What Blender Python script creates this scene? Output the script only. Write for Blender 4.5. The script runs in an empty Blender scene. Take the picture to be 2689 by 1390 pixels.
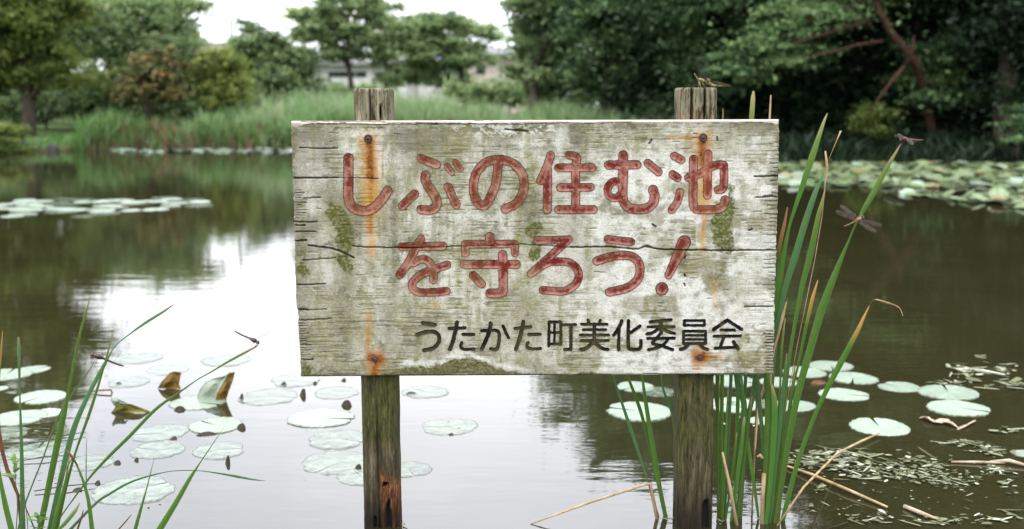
import bpy, math, random
import numpy as np
from mathutils import Vector

# ------------------------------------------------------------------ camera, world, sun, exposure
sc = bpy.context.scene
COL = sc.collection
FPX, CX, CY = 2818.0, 1344.5, 695.0          # focal length and centre in pixels of the 2689 wide photograph
PITCH = math.radians(8.45)
CAMH = 1.10
YB = 2.664                                    # distance of the sign's front face
cam = bpy.data.objects.new('camera', bpy.data.cameras.new('camera'))
COL.objects.link(cam)
cam.location = (0, 0, CAMH)
cam.rotation_euler = (math.radians(90) - PITCH, 0, 0)
cam.data.sensor_width = 36.0
cam.data.lens = 36.0 * FPX / 2689.0
cam.data.clip_start = 0.05
cam.data.clip_end = 3000
cam.data.dof.use_dof = True
cam.data.dof.focus_distance = 2.70
cam.data.dof.aperture_fstop = 3.0
sc.camera = cam

SUN_EL, SUN_AZ = math.radians(58), math.radians(205)   # soft light from behind and left of the camera
world = bpy.data.worlds.new('World'); sc.world = world; world.use_nodes = True
wn, wl = world.node_tree.nodes, world.node_tree.links
wn.clear()
sky = wn.new('ShaderNodeTexSky'); sky.sky_type = 'NISHITA'; sky.sun_disc = False
sky.sun_elevation = SUN_EL; sky.sun_rotation = SUN_AZ
wtc = wn.new('ShaderNodeTexCoord')
wmap = wn.new('ShaderNodeMapping'); wmap.inputs['Scale'].default_value = (1, 1, 2.6)
wno = wn.new('ShaderNodeTexNoise'); wno.inputs['Scale'].default_value = 2.2; wno.inputs['Detail'].default_value = 5
wramp = wn.new('ShaderNodeValToRGB')
wramp.color_ramp.elements[0].position = 0.30; wramp.color_ramp.elements[0].color = (0.60, 0.64, 0.70, 1)
wramp.color_ramp.elements[1].position = 0.72; wramp.color_ramp.elements[1].color = (1.0, 1.0, 1.0, 1)
wsc = wn.new('ShaderNodeVectorMath'); wsc.operation = 'SCALE'; wsc.inputs['Scale'].default_value = 26.0
wmix = wn.new('ShaderNodeMixRGB'); wmix.inputs['Fac'].default_value = 0.9
wbg = wn.new('ShaderNodeBackground'); wbg.inputs['Strength'].default_value = 0.10
wout = wn.new('ShaderNodeOutputWorld')
wl.new(wtc.outputs['Generated'], wmap.inputs['Vector']); wl.new(wmap.outputs[0], wno.inputs['Vector'])
wl.new(wno.outputs['Fac'], wramp.inputs['Fac']); wl.new(wramp.outputs['Color'], wsc.inputs[0])
# an overcast sky: brighter overhead than near the horizon
wsep = wn.new('ShaderNodeSeparateXYZ'); wl.new(wtc.outputs['Generated'], wsep.inputs[0])
wel = wn.new('ShaderNodeMapRange')
for _i, _v in enumerate((0.10, 0.42, 20.5, 28.0)): wel.inputs[_i + 1].default_value = _v
wl.new(wsep.outputs['Z'], wel.inputs[0]); wl.new(wel.outputs[0], wsc.inputs['Scale'])
wl.new(sky.outputs['Color'], wmix.inputs['Color1']); wl.new(wsc.outputs['Vector'], wmix.inputs['Color2'])
wl.new(wmix.outputs['Color'], wbg.inputs['Color']); wl.new(wbg.outputs[0], wout.inputs['Surface'])

sun = bpy.data.objects.new('sun', bpy.data.lights.new('sun', 'SUN'))
COL.objects.link(sun)
sun.data.energy = 1.1; sun.data.angle = math.radians(25); sun.data.color = (1.0, 0.97, 0.92)
sd = Vector((math.sin(SUN_AZ) * math.cos(SUN_EL), math.cos(SUN_AZ) * math.cos(SUN_EL), math.sin(SUN_EL)))
sun.rotation_euler = sd.to_track_quat('Z', 'Y').to_euler()
sun.location = (-5, -5, 20)

vs = sc.view_settings
vs.view_transform = 'Standard'; vs.look = 'None'; vs.gamma = 1.0; vs.exposure = 0.72; vs.use_curve_mapping = False
sc.cycles.use_denoising = True
sc.cycles.max_bounces = 6; sc.cycles.diffuse_bounces = 3; sc.cycles.glossy_bounces = 3
sc.cycles.transparent_max_bounces = 8; sc.cycles.transmission_bounces = 2
sc.cycles.caustics_reflective = False; sc.cycles.caustics_refractive = False

# ------------------------------------------------------------------ geometry of the view: pixels of the photograph to points in the place
_cp, _sp = math.cos(PITCH), math.sin(PITCH)

def P(px, py, Y):
    """point seen at photo pixel (px, py) at distance Y ahead of the camera"""
    px = np.asarray(px, float); py = np.asarray(py, float)
    xc = (px - CX) / FPX; yc = (CY - py) / FPX
    dy = _cp + yc * _sp; dz = -_sp + yc * _cp
    t = Y / dy
    return np.stack([xc * t, np.broadcast_to(Y, np.shape(t)) * 1.0, CAMH + dz * t], -1)

def W(px, py, z=0.0):
    """point of the water surface seen at photo pixel (px, py)"""
    xc = (px - CX) / FPX; yc = (CY - py) / FPX
    dy = _cp + yc * _sp; dz = -_sp + yc * _cp
    t = (z - CAMH) / dz
    return np.array([xc * t, dy * t, z])

def PROJ(p):
    """photo pixel of a point"""
    p = np.asarray(p, float)
    y = p[..., 1]; z = p[..., 2] - CAMH
    d = y * _cp - z * _sp; u = y * _sp + z * _cp
    return CX + FPX * p[..., 0] / d, CY - FPX * u / d

# ------------------------------------------------------------------ noise
def _hash(ix, iy, seed):
    h = (ix.astype(np.int64) * 374761393 + iy.astype(np.int64) * 668265263 + seed * 1442695041) & 0x7fffffff
    h = ((h ^ (h >> 13)) * 1274126177) & 0x7fffffff
    return ((h ^ (h >> 16)) & 0xffff) / 65535.0

def vnoise(x, y, seed=0):
    ix = np.floor(x); iy = np.floor(y); fx = x - ix; fy = y - iy
    fx = fx * fx * (3 - 2 * fx); fy = fy * fy * (3 - 2 * fy)
    a = _hash(ix, iy, seed); b = _hash(ix + 1, iy, seed); c = _hash(ix, iy + 1, seed); d = _hash(ix + 1, iy + 1, seed)
    return (a * (1 - fx) + b * fx) * (1 - fy) + (c * (1 - fx) + d * fx) * fy

def fbm(x, y, seed=0, o=4):
    s = 0; a = 0.5; t = 0
    for k in range(o):
        s = s + a * vnoise(x, y, seed + k * 17); t += a; x = x * 2.03; y = y * 2.03; a *= 0.55
    return s / t

def sstep(a, b, x):
    t = np.clip((x - a) / (b - a), 0, 1)
    return t * t * (3 - 2 * t)

def seg_dist(px, py, a, b):
    ax, ay = a[:2]; bx, by = b[:2]
    dx, dy = bx - ax, by - ay
    L = dx * dx + dy * dy + 1e-9
    t = np.clip(((px - ax) * dx + (py - ay) * dy) / L, 0, 1)
    return np.hypot(px - ax - t * dx, py - ay - t * dy), t

def poly_dist(px, py, pts):
    d = np.full(np.shape(px), 1e9)
    for a, b in zip(pts[:-1], pts[1:]):
        d = np.minimum(d, seg_dist(px, py, a, b)[0])
    return d

# ------------------------------------------------------------------ object helpers
def tag(o, label=None, cat=None, group=None, kind=None):
    if label: o['label'] = label
    if cat: o['category'] = cat
    if group: o['group'] = group
    if kind: o['kind'] = kind
    return o

def empty(name, loc, label=None, cat=None, group=None):
    o = bpy.data.objects.new(name, None); COL.objects.link(o); o.location = loc
    o.empty_display_size = 0.1
    return tag(o, label, cat, group)

def mesh_obj(name, V, F, mat, parent=None, attrs=None, smooth=False, origin=None):
    """V (n,3) world points, F list of faces or (m,k) array; parent is placed without rotation so children subtract its location"""
    V = np.asarray(V, float)
    if parent is not None:
        off = np.zeros(3); q = parent
        while q is not None: off = off + np.array(q.location); q = q.parent
    else:
        off = np.zeros(3) if origin is None else np.asarray(origin, float)
    me = bpy.data.meshes.new(name)
    if isinstance(F, np.ndarray):
        n, k = F.shape
        me.vertices.add(len(V)); me.vertices.foreach_set('co', (V - off).astype(np.float32).ravel())
        me.loops.add(n * k); me.loops.foreach_set('vertex_index', F.astype(np.int32).ravel())
        me.polygons.add(n)
        me.polygons.foreach_set('loop_start', np.arange(0, n * k, k, dtype=np.int32))
        me.polygons.foreach_set('loop_total', np.full(n, k, dtype=np.int32))
        me.update(calc_edges=True)
    else:
        me.from_pydata([tuple(v) for v in (V - off)], [], [tuple(int(i) for i in f) for f in F])
        me.update()
    if attrs:
        for an, av in attrs.items():
            av = np.asarray(av, np.float32)
            if av.ndim == 1:
                a = me.attributes.new(an, 'FLOAT', 'POINT'); a.data.foreach_set('value', av)
            else:
                a = me.attributes.new(an, 'FLOAT_COLOR', 'POINT')
                a.data.foreach_set('color', np.concatenate([av, np.ones((len(av), 1), np.float32)], 1).ravel())
    if smooth:
        me.polygons.foreach_set('use_smooth', np.ones(len(me.polygons), bool))
    if mat: me.materials.append(mat)
    o = bpy.data.objects.new(name, me); COL.objects.link(o)
    if parent is not None: o.parent = parent
    else: o.location = off
    return o

class MB:
    """collects shapes into one mesh"""
    def __init__(s): s.V = []; s.F = []; s.n = 0; s.A = []
    def add(s, V, F, a=None):
        V = np.asarray(V, float); s.V.append(V)
        s.F += [tuple(int(i) + s.n for i in f) for f in F]; s.n += len(V)
        s.A.append(np.full(len(V), 0.5) if a is None else np.broadcast_to(a, (len(V),)))
    def tube(s, pts, rad, sides=8, a=None, caps=True):
        V, F = tube(pts, rad, sides, caps); s.add(V, F, a)
    def box(s, lo, hi, a=None):
        x0, y0, z0 = lo; x1, y1, z1 = hi
        V = [(x0, y0, z0), (x1, y0, z0), (x1, y1, z0), (x0, y1, z0), (x0, y0, z1), (x1, y0, z1), (x1, y1, z1), (x0, y1, z1)]
        s.add(V, [(0, 3, 2, 1), (4, 5, 6, 7), (0, 1, 5, 4), (1, 2, 6, 5), (2, 3, 7, 6), (3, 0, 4, 7)], a)
    def build(s, name, mat, parent=None, smooth=False, attr='tint', origin=None):
        return mesh_obj(name, np.concatenate(s.V), s.F, mat, parent, {attr: np.concatenate(s.A)}, smooth, origin)

def tube(pts, rad, sides=8, caps=True):
    pts = np.asarray(pts, float); n = len(pts)
    rad = np.broadcast_to(np.asarray(rad, float), (n,))
    T = np.gradient(pts, axis=0); T /= np.linalg.norm(T, axis=1)[:, None] + 1e-12
    ref = np.array([0, 0, 1.0]) if abs(T[0][2]) < 0.9 else np.array([0, 1.0, 0])
    V = []
    for i in range(n):
        u = np.cross(T[i], ref); u /= np.linalg.norm(u) + 1e-12
        w = np.cross(T[i], u); ref = np.cross(u, T[i])
        for k in range(sides):
            an = 2 * math.pi * k / sides
            V.append(pts[i] + rad[i] * (math.cos(an) * u + math.sin(an) * w))
    F = []
    for i in range(n - 1):
        for k in range(sides):
            k2 = (k + 1) % sides
            F.append((i * sides + k, i * sides + k2, (i + 1) * sides + k2, (i + 1) * sides + k))
    if caps:
        F.append(tuple(range(sides))[::-1]); F.append(tuple((n - 1) * sides + k for k in range(sides)))
    return V, F

# ------------------------------------------------------------------ materials
class NT:
    def __init__(s, name):
        s.m = bpy.data.materials.new(name); s.m.use_nodes = True
        s.t = s.m.node_tree; s.t.nodes.clear()
        s.out = s.n('ShaderNodeOutputMaterial')
    def n(s, t, **kw):
        nd = s.t.nodes.new(t)
        for k, v in kw.items(): setattr(nd, k, v)
        return nd
    def l(s, a, b): s.t.links.new(a, b)
    def put(s, sock, v):
        if hasattr(v, 'links') or isinstance(v, bpy.types.NodeSocket): s.l(v, sock)
        elif isinstance(v, (tuple, list)) and len(v) == 3 and sock.type == 'RGBA': sock.default_value = (*v, 1)
        else: sock.default_value = v
    def attr(s, name, out='Fac'):
        nd = s.n('ShaderNodeAttribute'); nd.attribute_name = name; return nd.outputs[out]
    def coord(s, scale=(1, 1, 1), which='Object', rot=(0, 0, 0)):
        tc = s.n('ShaderNodeTexCoord'); mp = s.n('ShaderNodeMapping')
        mp.inputs['Scale'].default_value = scale; mp.inputs['Rotation'].default_value = rot
        s.l(tc.outputs[which], mp.inputs['Vector']); return mp.outputs[0]
    def noise(s, vec=None, scale=5, detail=4, rough=0.55, out='Fac', dist=0.0):
        nd = s.n('ShaderNodeTexNoise'); nd.inputs['Scale'].default_value = scale
        nd.inputs['Detail'].default_value = detail; nd.inputs['Roughness'].default_value = rough
        nd.inputs['Distortion'].default_value = dist
        if vec is not None: s.l(vec, nd.inputs['Vector'])
        return nd.outputs[out]
    def ramp(s, f, stops):
        nd = s.n('ShaderNodeValToRGB'); s.l(f, nd.inputs['Fac'])
        e = nd.color_ramp.elements
        while len(e) < len(stops): e.new(0.5)
        for i, (p, c) in enumerate(stops):
            e[i].position = p; e[i].color = (*c, 1) if isinstance(c, (tuple, list)) else (c, c, c, 1)
        return nd.outputs['Color']
    def mix(s, f, a, b, mode='MIX'):
        nd = s.n('ShaderNodeMixRGB', blend_type=mode)
        s.put(nd.inputs['Fac'], f); s.put(nd.inputs['Color1'], a); s.put(nd.inputs['Color2'], b)
        return nd.outputs['Color']
    def math(s, op, a, b=0.0, clamp=False):
        nd = s.n('ShaderNodeMath', operation=op); nd.use_clamp = clamp
        s.put(nd.inputs[0], a); s.put(nd.inputs[1], b); return nd.outputs[0]
    def mr(s, v, a, b, c=0.0, d=1.0):
        nd = s.n('ShaderNodeMapRange'); s.l(v, nd.inputs[0])
        for i, q in enumerate((a, b, c, d)): nd.inputs[i + 1].default_value = q
        return nd.outputs[0]
    def bump(s, h, strength=0.3, dist=0.002):
        nd = s.n('ShaderNodeBump'); nd.inputs['Strength'].default_value = strength; nd.inputs['Distance'].default_value = dist
        s.l(h, nd.inputs['Height']); return nd.outputs[0]
    def pbr(s, color, rough=0.7, spec=0.3, normal=None, metal=0.0, trans=None, k=0.76):
        color = s.mix(1.0, color, (k, k, k), 'MULTIPLY')
        b = s.n('ShaderNodeBsdfPrincipled')
        s.put(b.inputs['Base Color'], color); s.put(b.inputs['Roughness'], rough)
        b.inputs['Specular IOR Level'].default_value = spec; b.inputs['Metallic'].default_value = metal
        if normal is not None: s.l(normal, b.inputs['Normal'])
        if trans:
            tr = s.n('ShaderNodeBsdfTranslucent'); s.put(tr.inputs['Color'], color)
            mx = s.n('ShaderNodeMixShader'); mx.inputs[0].default_value = trans
            s.l(b.outputs[0], mx.inputs[1]); s.l(tr.outputs[0], mx.inputs[2]); s.l(mx.outputs[0], s.out.inputs['Surface'])
        else: s.l(b.outputs[0], s.out.inputs['Surface'])
        return s.m

def leaf_mat(name, stops, rough=0.5, spec=0.25, trans=0.25, k=0.76):
    t = NT(name)
    return t.pbr(t.ramp(t.attr('tint'), stops), rough, spec, trans=trans, k=k)

def noise_mat(name, c0, c1, scale=8, rough=0.8, spec=0.2, stretch=(1, 1, 1), bump=0.3, bd=0.003, lo=0.35, hi=0.65):
    t = NT(name); v = t.coord(stretch); n = t.noise(v, scale, 6, 0.6)
    return t.pbr(t.ramp(n, [(lo, c0), (hi, c1)]), rough, spec, t.bump(n, bump, bd))

M = {}
# water: fresnel mirror over murky, partly see-through water
t = NT('pond_water')
wv = t.coord((0.8, 2.6, 1.0))
wn1 = t.noise(wv, 3.0, 2, 0.5); wn2 = t.noise(wv, 14.0, 2, 0.5)
wh = t.math('ADD', wn1, t.math('MULTIPLY', wn2, 0.22))
bmp = t.bump(wh, 0.12, 0.0075)
fr = t.n('ShaderNodeFresnel'); fr.inputs['IOR'].default_value = 1.85; t.l(bmp, fr.inputs['Normal'])
gl = t.n('ShaderNodeBsdfGlossy'); gl.inputs['Roughness'].default_value = 0.015; gl.inputs['Color'].default_value = (0.97, 0.97, 1.0, 1)
t.l(bmp, gl.inputs['Normal'])
df = t.n('ShaderNodeBsdfDiffuse')
t.l(t.ramp(t.noise(t.coord(), 0.9, 3), [(0.3, (0.032, 0.031, 0.012)), (0.7, (0.045, 0.043, 0.018))]), df.inputs['Color'])
tp = t.n('ShaderNodeBsdfTransparent'); tp.inputs['Color'].default_value = (0.55, 0.50, 0.32, 1)
m1 = t.n('ShaderNodeMixShader'); m1.inputs[0].default_value = 0.55
t.l(tp.outputs[0], m1.inputs[1]); t.l(df.outputs[0], m1.inputs[2])
m2 = t.n('ShaderNodeMixShader'); t.l(fr.outputs[0], m2.inputs[0]); t.l(m1.outputs[0], m2.inputs[1]); t.l(gl.outputs[0], m2.inputs[2])
t.l(m2.outputs[0], t.out.inputs['Surface']); M['water'] = t.m

# ground: grass green on the banks, mud where it goes under water
t = NT('bank_ground')
geo = t.n('ShaderNodeNewGeometry'); sep = t.n('ShaderNodeSeparateXYZ'); t.l(geo.outputs['Position'], sep.inputs[0])
gcol = t.ramp(t.noise(t.coord(), 1.6, 6), [(0.3, (0.030, 0.050, 0.012)), (0.55, (0.070, 0.120, 0.030)), (0.75, (0.105, 0.140, 0.045))])
mud = t.ramp(t.noise(t.coord(), 4, 5), [(0.3, (0.020, 0.015, 0.009)), (0.7, (0.085, 0.065, 0.042))])
M['ground'] = t.pbr(t.mix(t.mr(sep.outputs['Z'], 0.03, 0.16), mud, gcol), 0.95, 0.1)

M['leaf_mid'] = leaf_mat('foliage_mid', [(0.0, (0.085, 0.130, 0.058)), (0.5, (0.205, 0.300, 0.125)), (1.0, (0.360, 0.450, 0.215))], trans=0.5, k=0.95)
M['leaf_yel'] = leaf_mat('foliage_yellow_green', [(0.0, (0.075, 0.115, 0.025)), (0.5, (0.205, 0.265, 0.060)), (1.0, (0.370, 0.420, 0.120))], trans=0.5, k=0.85)
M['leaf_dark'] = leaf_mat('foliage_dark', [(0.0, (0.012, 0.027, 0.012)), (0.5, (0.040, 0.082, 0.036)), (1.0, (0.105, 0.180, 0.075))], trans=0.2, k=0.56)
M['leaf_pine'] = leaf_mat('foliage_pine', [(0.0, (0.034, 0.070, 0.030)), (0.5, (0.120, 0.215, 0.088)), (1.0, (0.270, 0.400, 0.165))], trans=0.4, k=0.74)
M['leaf_rust'] = leaf_mat('foliage_turning', [(0.0, (0.090, 0.120, 0.040)), (0.50, (0.220, 0.215, 0.075)), (0.72, (0.300, 0.215, 0.080)), (1.0, (0.420, 0.210, 0.085))], trans=0.3)
M['bark'] = noise_mat('bark_grey', (0.035, 0.028, 0.020), (0.110, 0.090, 0.065), 6, stretch=(4, 4, 0.6))
M['bark_red'] = noise_mat('bark_red_pine', (0.028, 0.014, 0.009), (0.100, 0.050, 0.033), 6, stretch=(3, 3, 0.8))
M['grass'] = leaf_mat('bank_grass', [(0.0, (0.060, 0.085, 0.022)), (0.35, (0.105, 0.240, 0.050)), (0.7, (0.230, 0.350, 0.160)), (1.0, (0.380, 0.430, 0.260))], trans=0.4, k=0.95)
M['dry_grass'] = leaf_mat('dry_bank_grass', [(0.0, (0.085, 0.058, 0.026)), (1.0, (0.270, 0.190, 0.100))], trans=0.1)
M['stone'] = noise_mat('bank_stone', (0.030, 0.029, 0.027), (0.11, 0.105, 0.098), 9)
M['white_wall'] = noise_mat('white_render', (0.56, 0.55, 0.53), (0.76, 0.75, 0.73), 2, bump=0.05)
M['cream_wall'] = noise_mat('cream_render', (0.50, 0.43, 0.34), (0.62, 0.55, 0.45), 2, bump=0.05)
M['pink_wall'] = noise_mat('pink_render', (0.60, 0.50, 0.44), (0.74, 0.64, 0.58), 2, bump=0.05)
M['roof_brown'] = noise_mat('roof_brown_tile', (0.10, 0.075, 0.065), (0.21, 0.16, 0.145), 8, stretch=(1, 1, 6))
M['roof_blue'] = noise_mat('roof_blue_tile', (0.14, 0.18, 0.27), (0.24, 0.30, 0.42), 8, stretch=(1, 1, 6))
M['roof_grey'] = noise_mat('roof_grey_tile', (0.16, 0.16, 0.165), (0.30, 0.30, 0.31), 8, stretch=(1, 1, 6))
M['window'] = noise_mat('window_glass_dark', (0.02, 0.022, 0.026), (0.05, 0.055, 0.06), 3, rough=0.15, spec=0.5, bump=0.0)
M['pole'] = noise_mat('concrete_pole', (0.30, 0.30, 0.29), (0.42, 0.42, 0.41), 10)

# reeds
def reed_mat(name, base, mid, tip0, tip1, start):
    t = NT(name)
    h = t.attr('h'); sd_ = t.attr('tint'); e = t.attr('cross')
    body = t.ramp(h, [(0.0, base), (0.30, mid), (start, mid), (min(0.985, start + 0.08), tip0), (1.0, tip1)])
    stripe = t.noise(t.coord((1, 1, 1)), 60, 2)
    g = t.n('ShaderNodeHueSaturation'); t.l(body, g.inputs['Color'])
    t.l(t.math('ADD', 0.70, t.math('MULTIPLY', sd_, 0.60)), g.inputs['Value'])
    t.l(t.math('ADD', 0.478, t.math('MULTIPLY', sd_, 0.035)), g.inputs['Hue'])
    c = t.mix(t.mr(e, 0.72, 1.0, 0.0, 0.35), g.outputs['Color'], t.mix(0.4, g.outputs['Color'], (0.30, 0.36, 0.17)))
    c = t.mix(t.math('MULTIPLY', t.mr(stripe, 0.50, 0.72), 0.35), c, (0.16, 0.15, 0.055))
    return t.pbr(c, 0.55, 0.22, trans=0.3, k=0.84)
M['reed'] = reed_mat('reed_green', (0.090, 0.095, 0.016), (0.056, 0.135, 0.018), (0.105, 0.165, 0.030), (0.30, 0.25, 0.11), 0.86)
M['reed_blue'] = reed_mat('reed_blue_green', (0.060, 0.090, 0.020), (0.052, 0.128, 0.044), (0.095, 0.170, 0.068), (0.26, 0.21, 0.11), 0.90)
M['reed_orange'] = reed_mat('reed_orange_tip', (0.050, 0.075, 0.025), (0.050, 0.125, 0.016), (0.36, 0.20, 0.05), (0.45, 0.24, 0.10), 0.85)
M['reed_dry'] = noise_mat('reed_dry', (0.26, 0.16, 0.075), (0.56, 0.41, 0.24), 25, stretch=(1, 1, 0.4), bump=0.1)
M['reed_brown'] = noise_mat('reed_brown', (0.075, 0.030, 0.014), (0.21, 0.085, 0.036), 25, stretch=(1, 1, 0.4), bump=0.1)
M['herb'] = leaf_mat('herb_green', [(0.0, (0.06, 0.14, 0.02)), (1.0, (0.16, 0.30, 0.05))])

# lily pads
def pad_mat(name, c0, c1, brown, wet=0.0):
    t = NT(name)
    n = t.noise(t.coord(), 2.2, 6, 0.6); n2 = t.noise(t.coord(), 8, 5, 0.65)
    c = t.ramp(n, [(0.3, c0), (0.7, c1)])
    oi = t.n('ShaderNodeObjectInfo')
    hs = t.n('ShaderNodeHueSaturation'); t.l(c, hs.inputs['Color'])
    t.l(t.mr(oi.outputs['Random'], 0, 1, 0.72, 1.18), hs.inputs['Value'])
    r = t.attr('rim')
    edge = t.math('MULTIPLY', t.mr(r, 0.90, 0.985), t.mr(n2, 0.46, 0.60))
    c = t.mix(edge, hs.outputs['Color'], (0.10, 0.075, 0.03))
    v = t.attr('vein')
    c = t.mix(t.math('MULTIPLY', v, 0.38), c, (0.42, 0.50, 0.34))
    sp = t.math('MULTIPLY', t.mr(n2, 0.66 - brown, 0.74 - brown), 0.8)
    c = t.mix(sp, c, (0.17, 0.13, 0.055))
    if wet:                                   # a leaf just awash: water shows through it and round it
        b = t.n('ShaderNodeBsdfPrincipled'); t.l(t.mix(1.0, c, (0.76, 0.76, 0.76), 'MULTIPLY'), b.inputs['Base Color']); b.inputs['Roughness'].default_value = 0.22; b.inputs['Specular IOR Level'].default_value = 0.8
        tr = t.n('ShaderNodeBsdfTransparent'); mx = t.n('ShaderNodeMixShader')
        t.l(t.mr(n, 0.35, 0.65, wet + 0.25, wet - 0.10), mx.inputs[0]); t.l(b.outputs[0], mx.inputs[1]); t.l(tr.outputs[0], mx.inputs[2]); t.l(mx.outputs[0], t.out.inputs['Surface'])
        return t.m
    return t.pbr(c, t.mr(n, 0.3, 0.7, 0.30, 0.45), 0.6, t.bump(n2, 0.15, 0.01))
M['pad'] = pad_mat('lily_pad', (0.200, 0.285, 0.205), (0.315, 0.395, 0.310), 0.0)
M['pad_pale'] = pad_mat('lily_pad_pale', (0.280, 0.395, 0.300), (0.400, 0.490, 0.390), 0.07, 0.58)
M['pad_far'] = pad_mat('lily_pad_far', (0.055, 0.125, 0.028), (0.290, 0.385, 0.200), 0.14)
M['pad_yellow'] = pad_mat('lily_pad_yellowing', (0.19, 0.15, 0.045), (0.27, 0.23, 0.08), 0.08)
M['pad_dead'] = noise_mat('lily_pad_dead', (0.045, 0.028, 0.004), (0.200, 0.110, 0.013), 30, rough=0.5, bump=0.6, bd=0.004, stretch=(1, 1, 2.2))
M['pad_olive'] = noise_mat('lily_pad_olive', (0.040, 0.036, 0.003), (0.190, 0.165, 0.014), 30, rough=0.5, bump=0.6, bd=0.004)
M['pad_under'] = noise_mat('lily_pad_curled_top', (0.22, 0.28, 0.21), (0.34, 0.38, 0.30), 14, rough=0.45, bump=0.2)
M['dark_leaf'] = noise_mat('fallen_leaf_dark', (0.012, 0.008, 0.003), (0.040, 0.026, 0.009), 40, rough=0.6, bump=0.2)
M['dry_leaf'] = noise_mat('fallen_leaf_dry', (0.30, 0.20, 0.13), (0.52, 0.42, 0.32), 25, rough=0.7, bump=0.3)
M['weed'] = leaf_mat('floating_weed', [(0.0, (0.055, 0.060, 0.014)), (0.45, (0.16, 0.175, 0.075)), (0.75, (0.34, 0.37, 0.25)), (1.0, (0.52, 0.52, 0.43))], trans=0.0)
M['weed_under'] = leaf_mat('sunken_weed', [(0.0, (0.030, 0.022, 0.003)), (1.0, (0.24, 0.180, 0.030))], trans=0.0)

# insects
M['fly_dark'] = noise_mat('dragonfly_dark_red', (0.010, 0.002, 0.002), (0.045, 0.006, 0.004), 200, rough=0.35, spec=0.5, bump=0.0)
M['fly_tan'] = noise_mat('dragonfly_tan', (0.17, 0.075, 0.036), (0.34, 0.19, 0.105), 160, rough=0.45, bump=0.0)
M['fly_red'] = noise_mat('dragonfly_red', (0.085, 0.024, 0.020), (0.17, 0.055, 0.045), 200, rough=0.4, bump=0.0)
M['eye'] = noise_mat('insect_eye', (0.03, 0.012, 0.008), (0.09, 0.04, 0.025), 300, rough=0.2, spec=0.6, bump=0.0)
M['insect'] = noise_mat('post_insect', (0.045, 0.030, 0.010), (0.36, 0.28, 0.13), 150, rough=0.5, bump=0.0)
M['insect_dark'] = noise_mat('post_insect_dark', (0.020, 0.016, 0.008), (0.11, 0.095, 0.05), 260, rough=0.4, bump=0.0)
def wing_mat(name, col, alpha):
    t = NT(name)
    b = t.n('ShaderNodeBsdfPrincipled'); b.inputs['Roughness'].default_value = 0.3
    n = t.noise(t.coord(), 160, 3)
    t.l(t.ramp(n, [(0.35, tuple(c * 0.55 for c in col)), (0.65, col)]), b.inputs['Base Color'])
    tr = t.n('ShaderNodeBsdfTransparent'); mx = t.n('ShaderNodeMixShader'); mx.inputs[0].default_value = alpha
    t.l(tr.outputs[0], mx.inputs[1]); t.l(b.outputs[0], mx.inputs[2]); t.l(mx.outputs[0], t.out.inputs['Surface'])
    return t.m
M['wing'] = wing_mat('dragonfly_wing', (0.120, 0.095, 0.082), 0.66)
M['wing_clear'] = wing_mat('dragonfly_wing_clear', (0.30, 0.27, 0.24), 0.13)
t = NT('fish_skin')
h = t.attr('tint'); n = t.noise(t.coord(), 30, 3)
M['fish'] = t.pbr(t.mix(t.math('MULTIPLY', t.mr(h, 0.40, 0.55), t.mr(h, 0.98, 0.80)), t.ramp(n, [(0.3, (0.16, 0.12, 0.02)), (0.7, (0.28, 0.20, 0.05))]), (0.75, 0.09, 0.025)), 0.4, 0.4)

# ------------------------------------------------------------------ the sign's weathering, as masks over the board (photo pixels)
NAILS = [(967, 364), (1846, 361), (984, 943), (1838, 939)]
CRACKS = [
    ([(787, 389), (840, 390), (886, 389)], 2.2), ([(768, 468.5), (820, 467.5), (888, 466.5)], 3.6), ([(888, 466.5), (935, 468), (993, 470)], 1.4),
    ([(797, 521), (841, 519)], 2.2), ([(774, 633), (805, 632)], 3.6),
    ([(809, 645), (841, 649), (870, 652.5), (894, 660), (914, 670), (929, 678)], 4.0), ([(926, 647), (963, 650), (1040, 651), (1110, 650)], 2.4),
    ([(1110, 650), (1180, 648), (1300, 645), (1365, 643), (1399, 643), (1498, 650)], 1.6),
    ([(1498, 650), (1546, 650), (1591, 648.5), (1639, 652), (1677, 655), (1693, 649), (1702, 650.5), (1733, 655), (1788, 657.5), (1924, 658.5), (2041, 657.5)], 3.0),
    ([(1688, 650), (1700, 646), (1712, 651)], 4.0),
    ([(795, 685), (840, 681), (882, 679)], 1.8), ([(780, 749), (820, 748), (854, 745.5)], 2.6), ([(785, 814), (810, 814)], 4.2), ([(810, 814), (858, 813)], 1.4),
    ([(784, 841), (800, 842), (870, 837)], 2.0), ([(788, 945), (822, 945)], 2.2),
    ([(1981, 464), (2044, 462)], 2.8), ([(1985, 519), (2042, 517)], 2.6), ([(2005, 517), (2028, 515)], 4.0), ([(1956, 807), (1990, 805), (2029, 805)], 2.6),
    ([(790, 322), (840, 320), (930, 321), (1010, 322)], 3.0), ([(1093, 324), (1150, 326)], 3.0), ([(1209, 316), (1250, 319), (1292, 318)], 3.6),
    ([(1326, 340), (1385, 345)], 2.6), ([(1705, 378), (1712, 368)], 3.0), ([(1883, 360), (1884, 370)], 3.0), ([(768, 583), (800, 584), (832, 583)], 2.2),
    ([(776, 592), (800, 593)], 2.4), ([(776, 608), (830, 609)], 2.2), ([(1714, 590), (1722, 596)], 4.0), ([(1966, 605), (1975, 603)], 4.0),
    ([(1797, 680), (1800, 675)], 3.5), ([(1797, 745), (1799, 751)], 3.5), ([(1798, 722), (1799, 726)], 4.5), ([(1690, 982), (1760, 984), (1980, 982)], 1.6),
]
_r = random.Random(4)
for y in np.arange(500, 570, 6.5): CRACKS.append(([(776 + _r.random() * 4, y), (788 + _r.random() * 26, y + _r.uniform(-1, 1))], 0.3 + _r.random() * 1.1))
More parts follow.
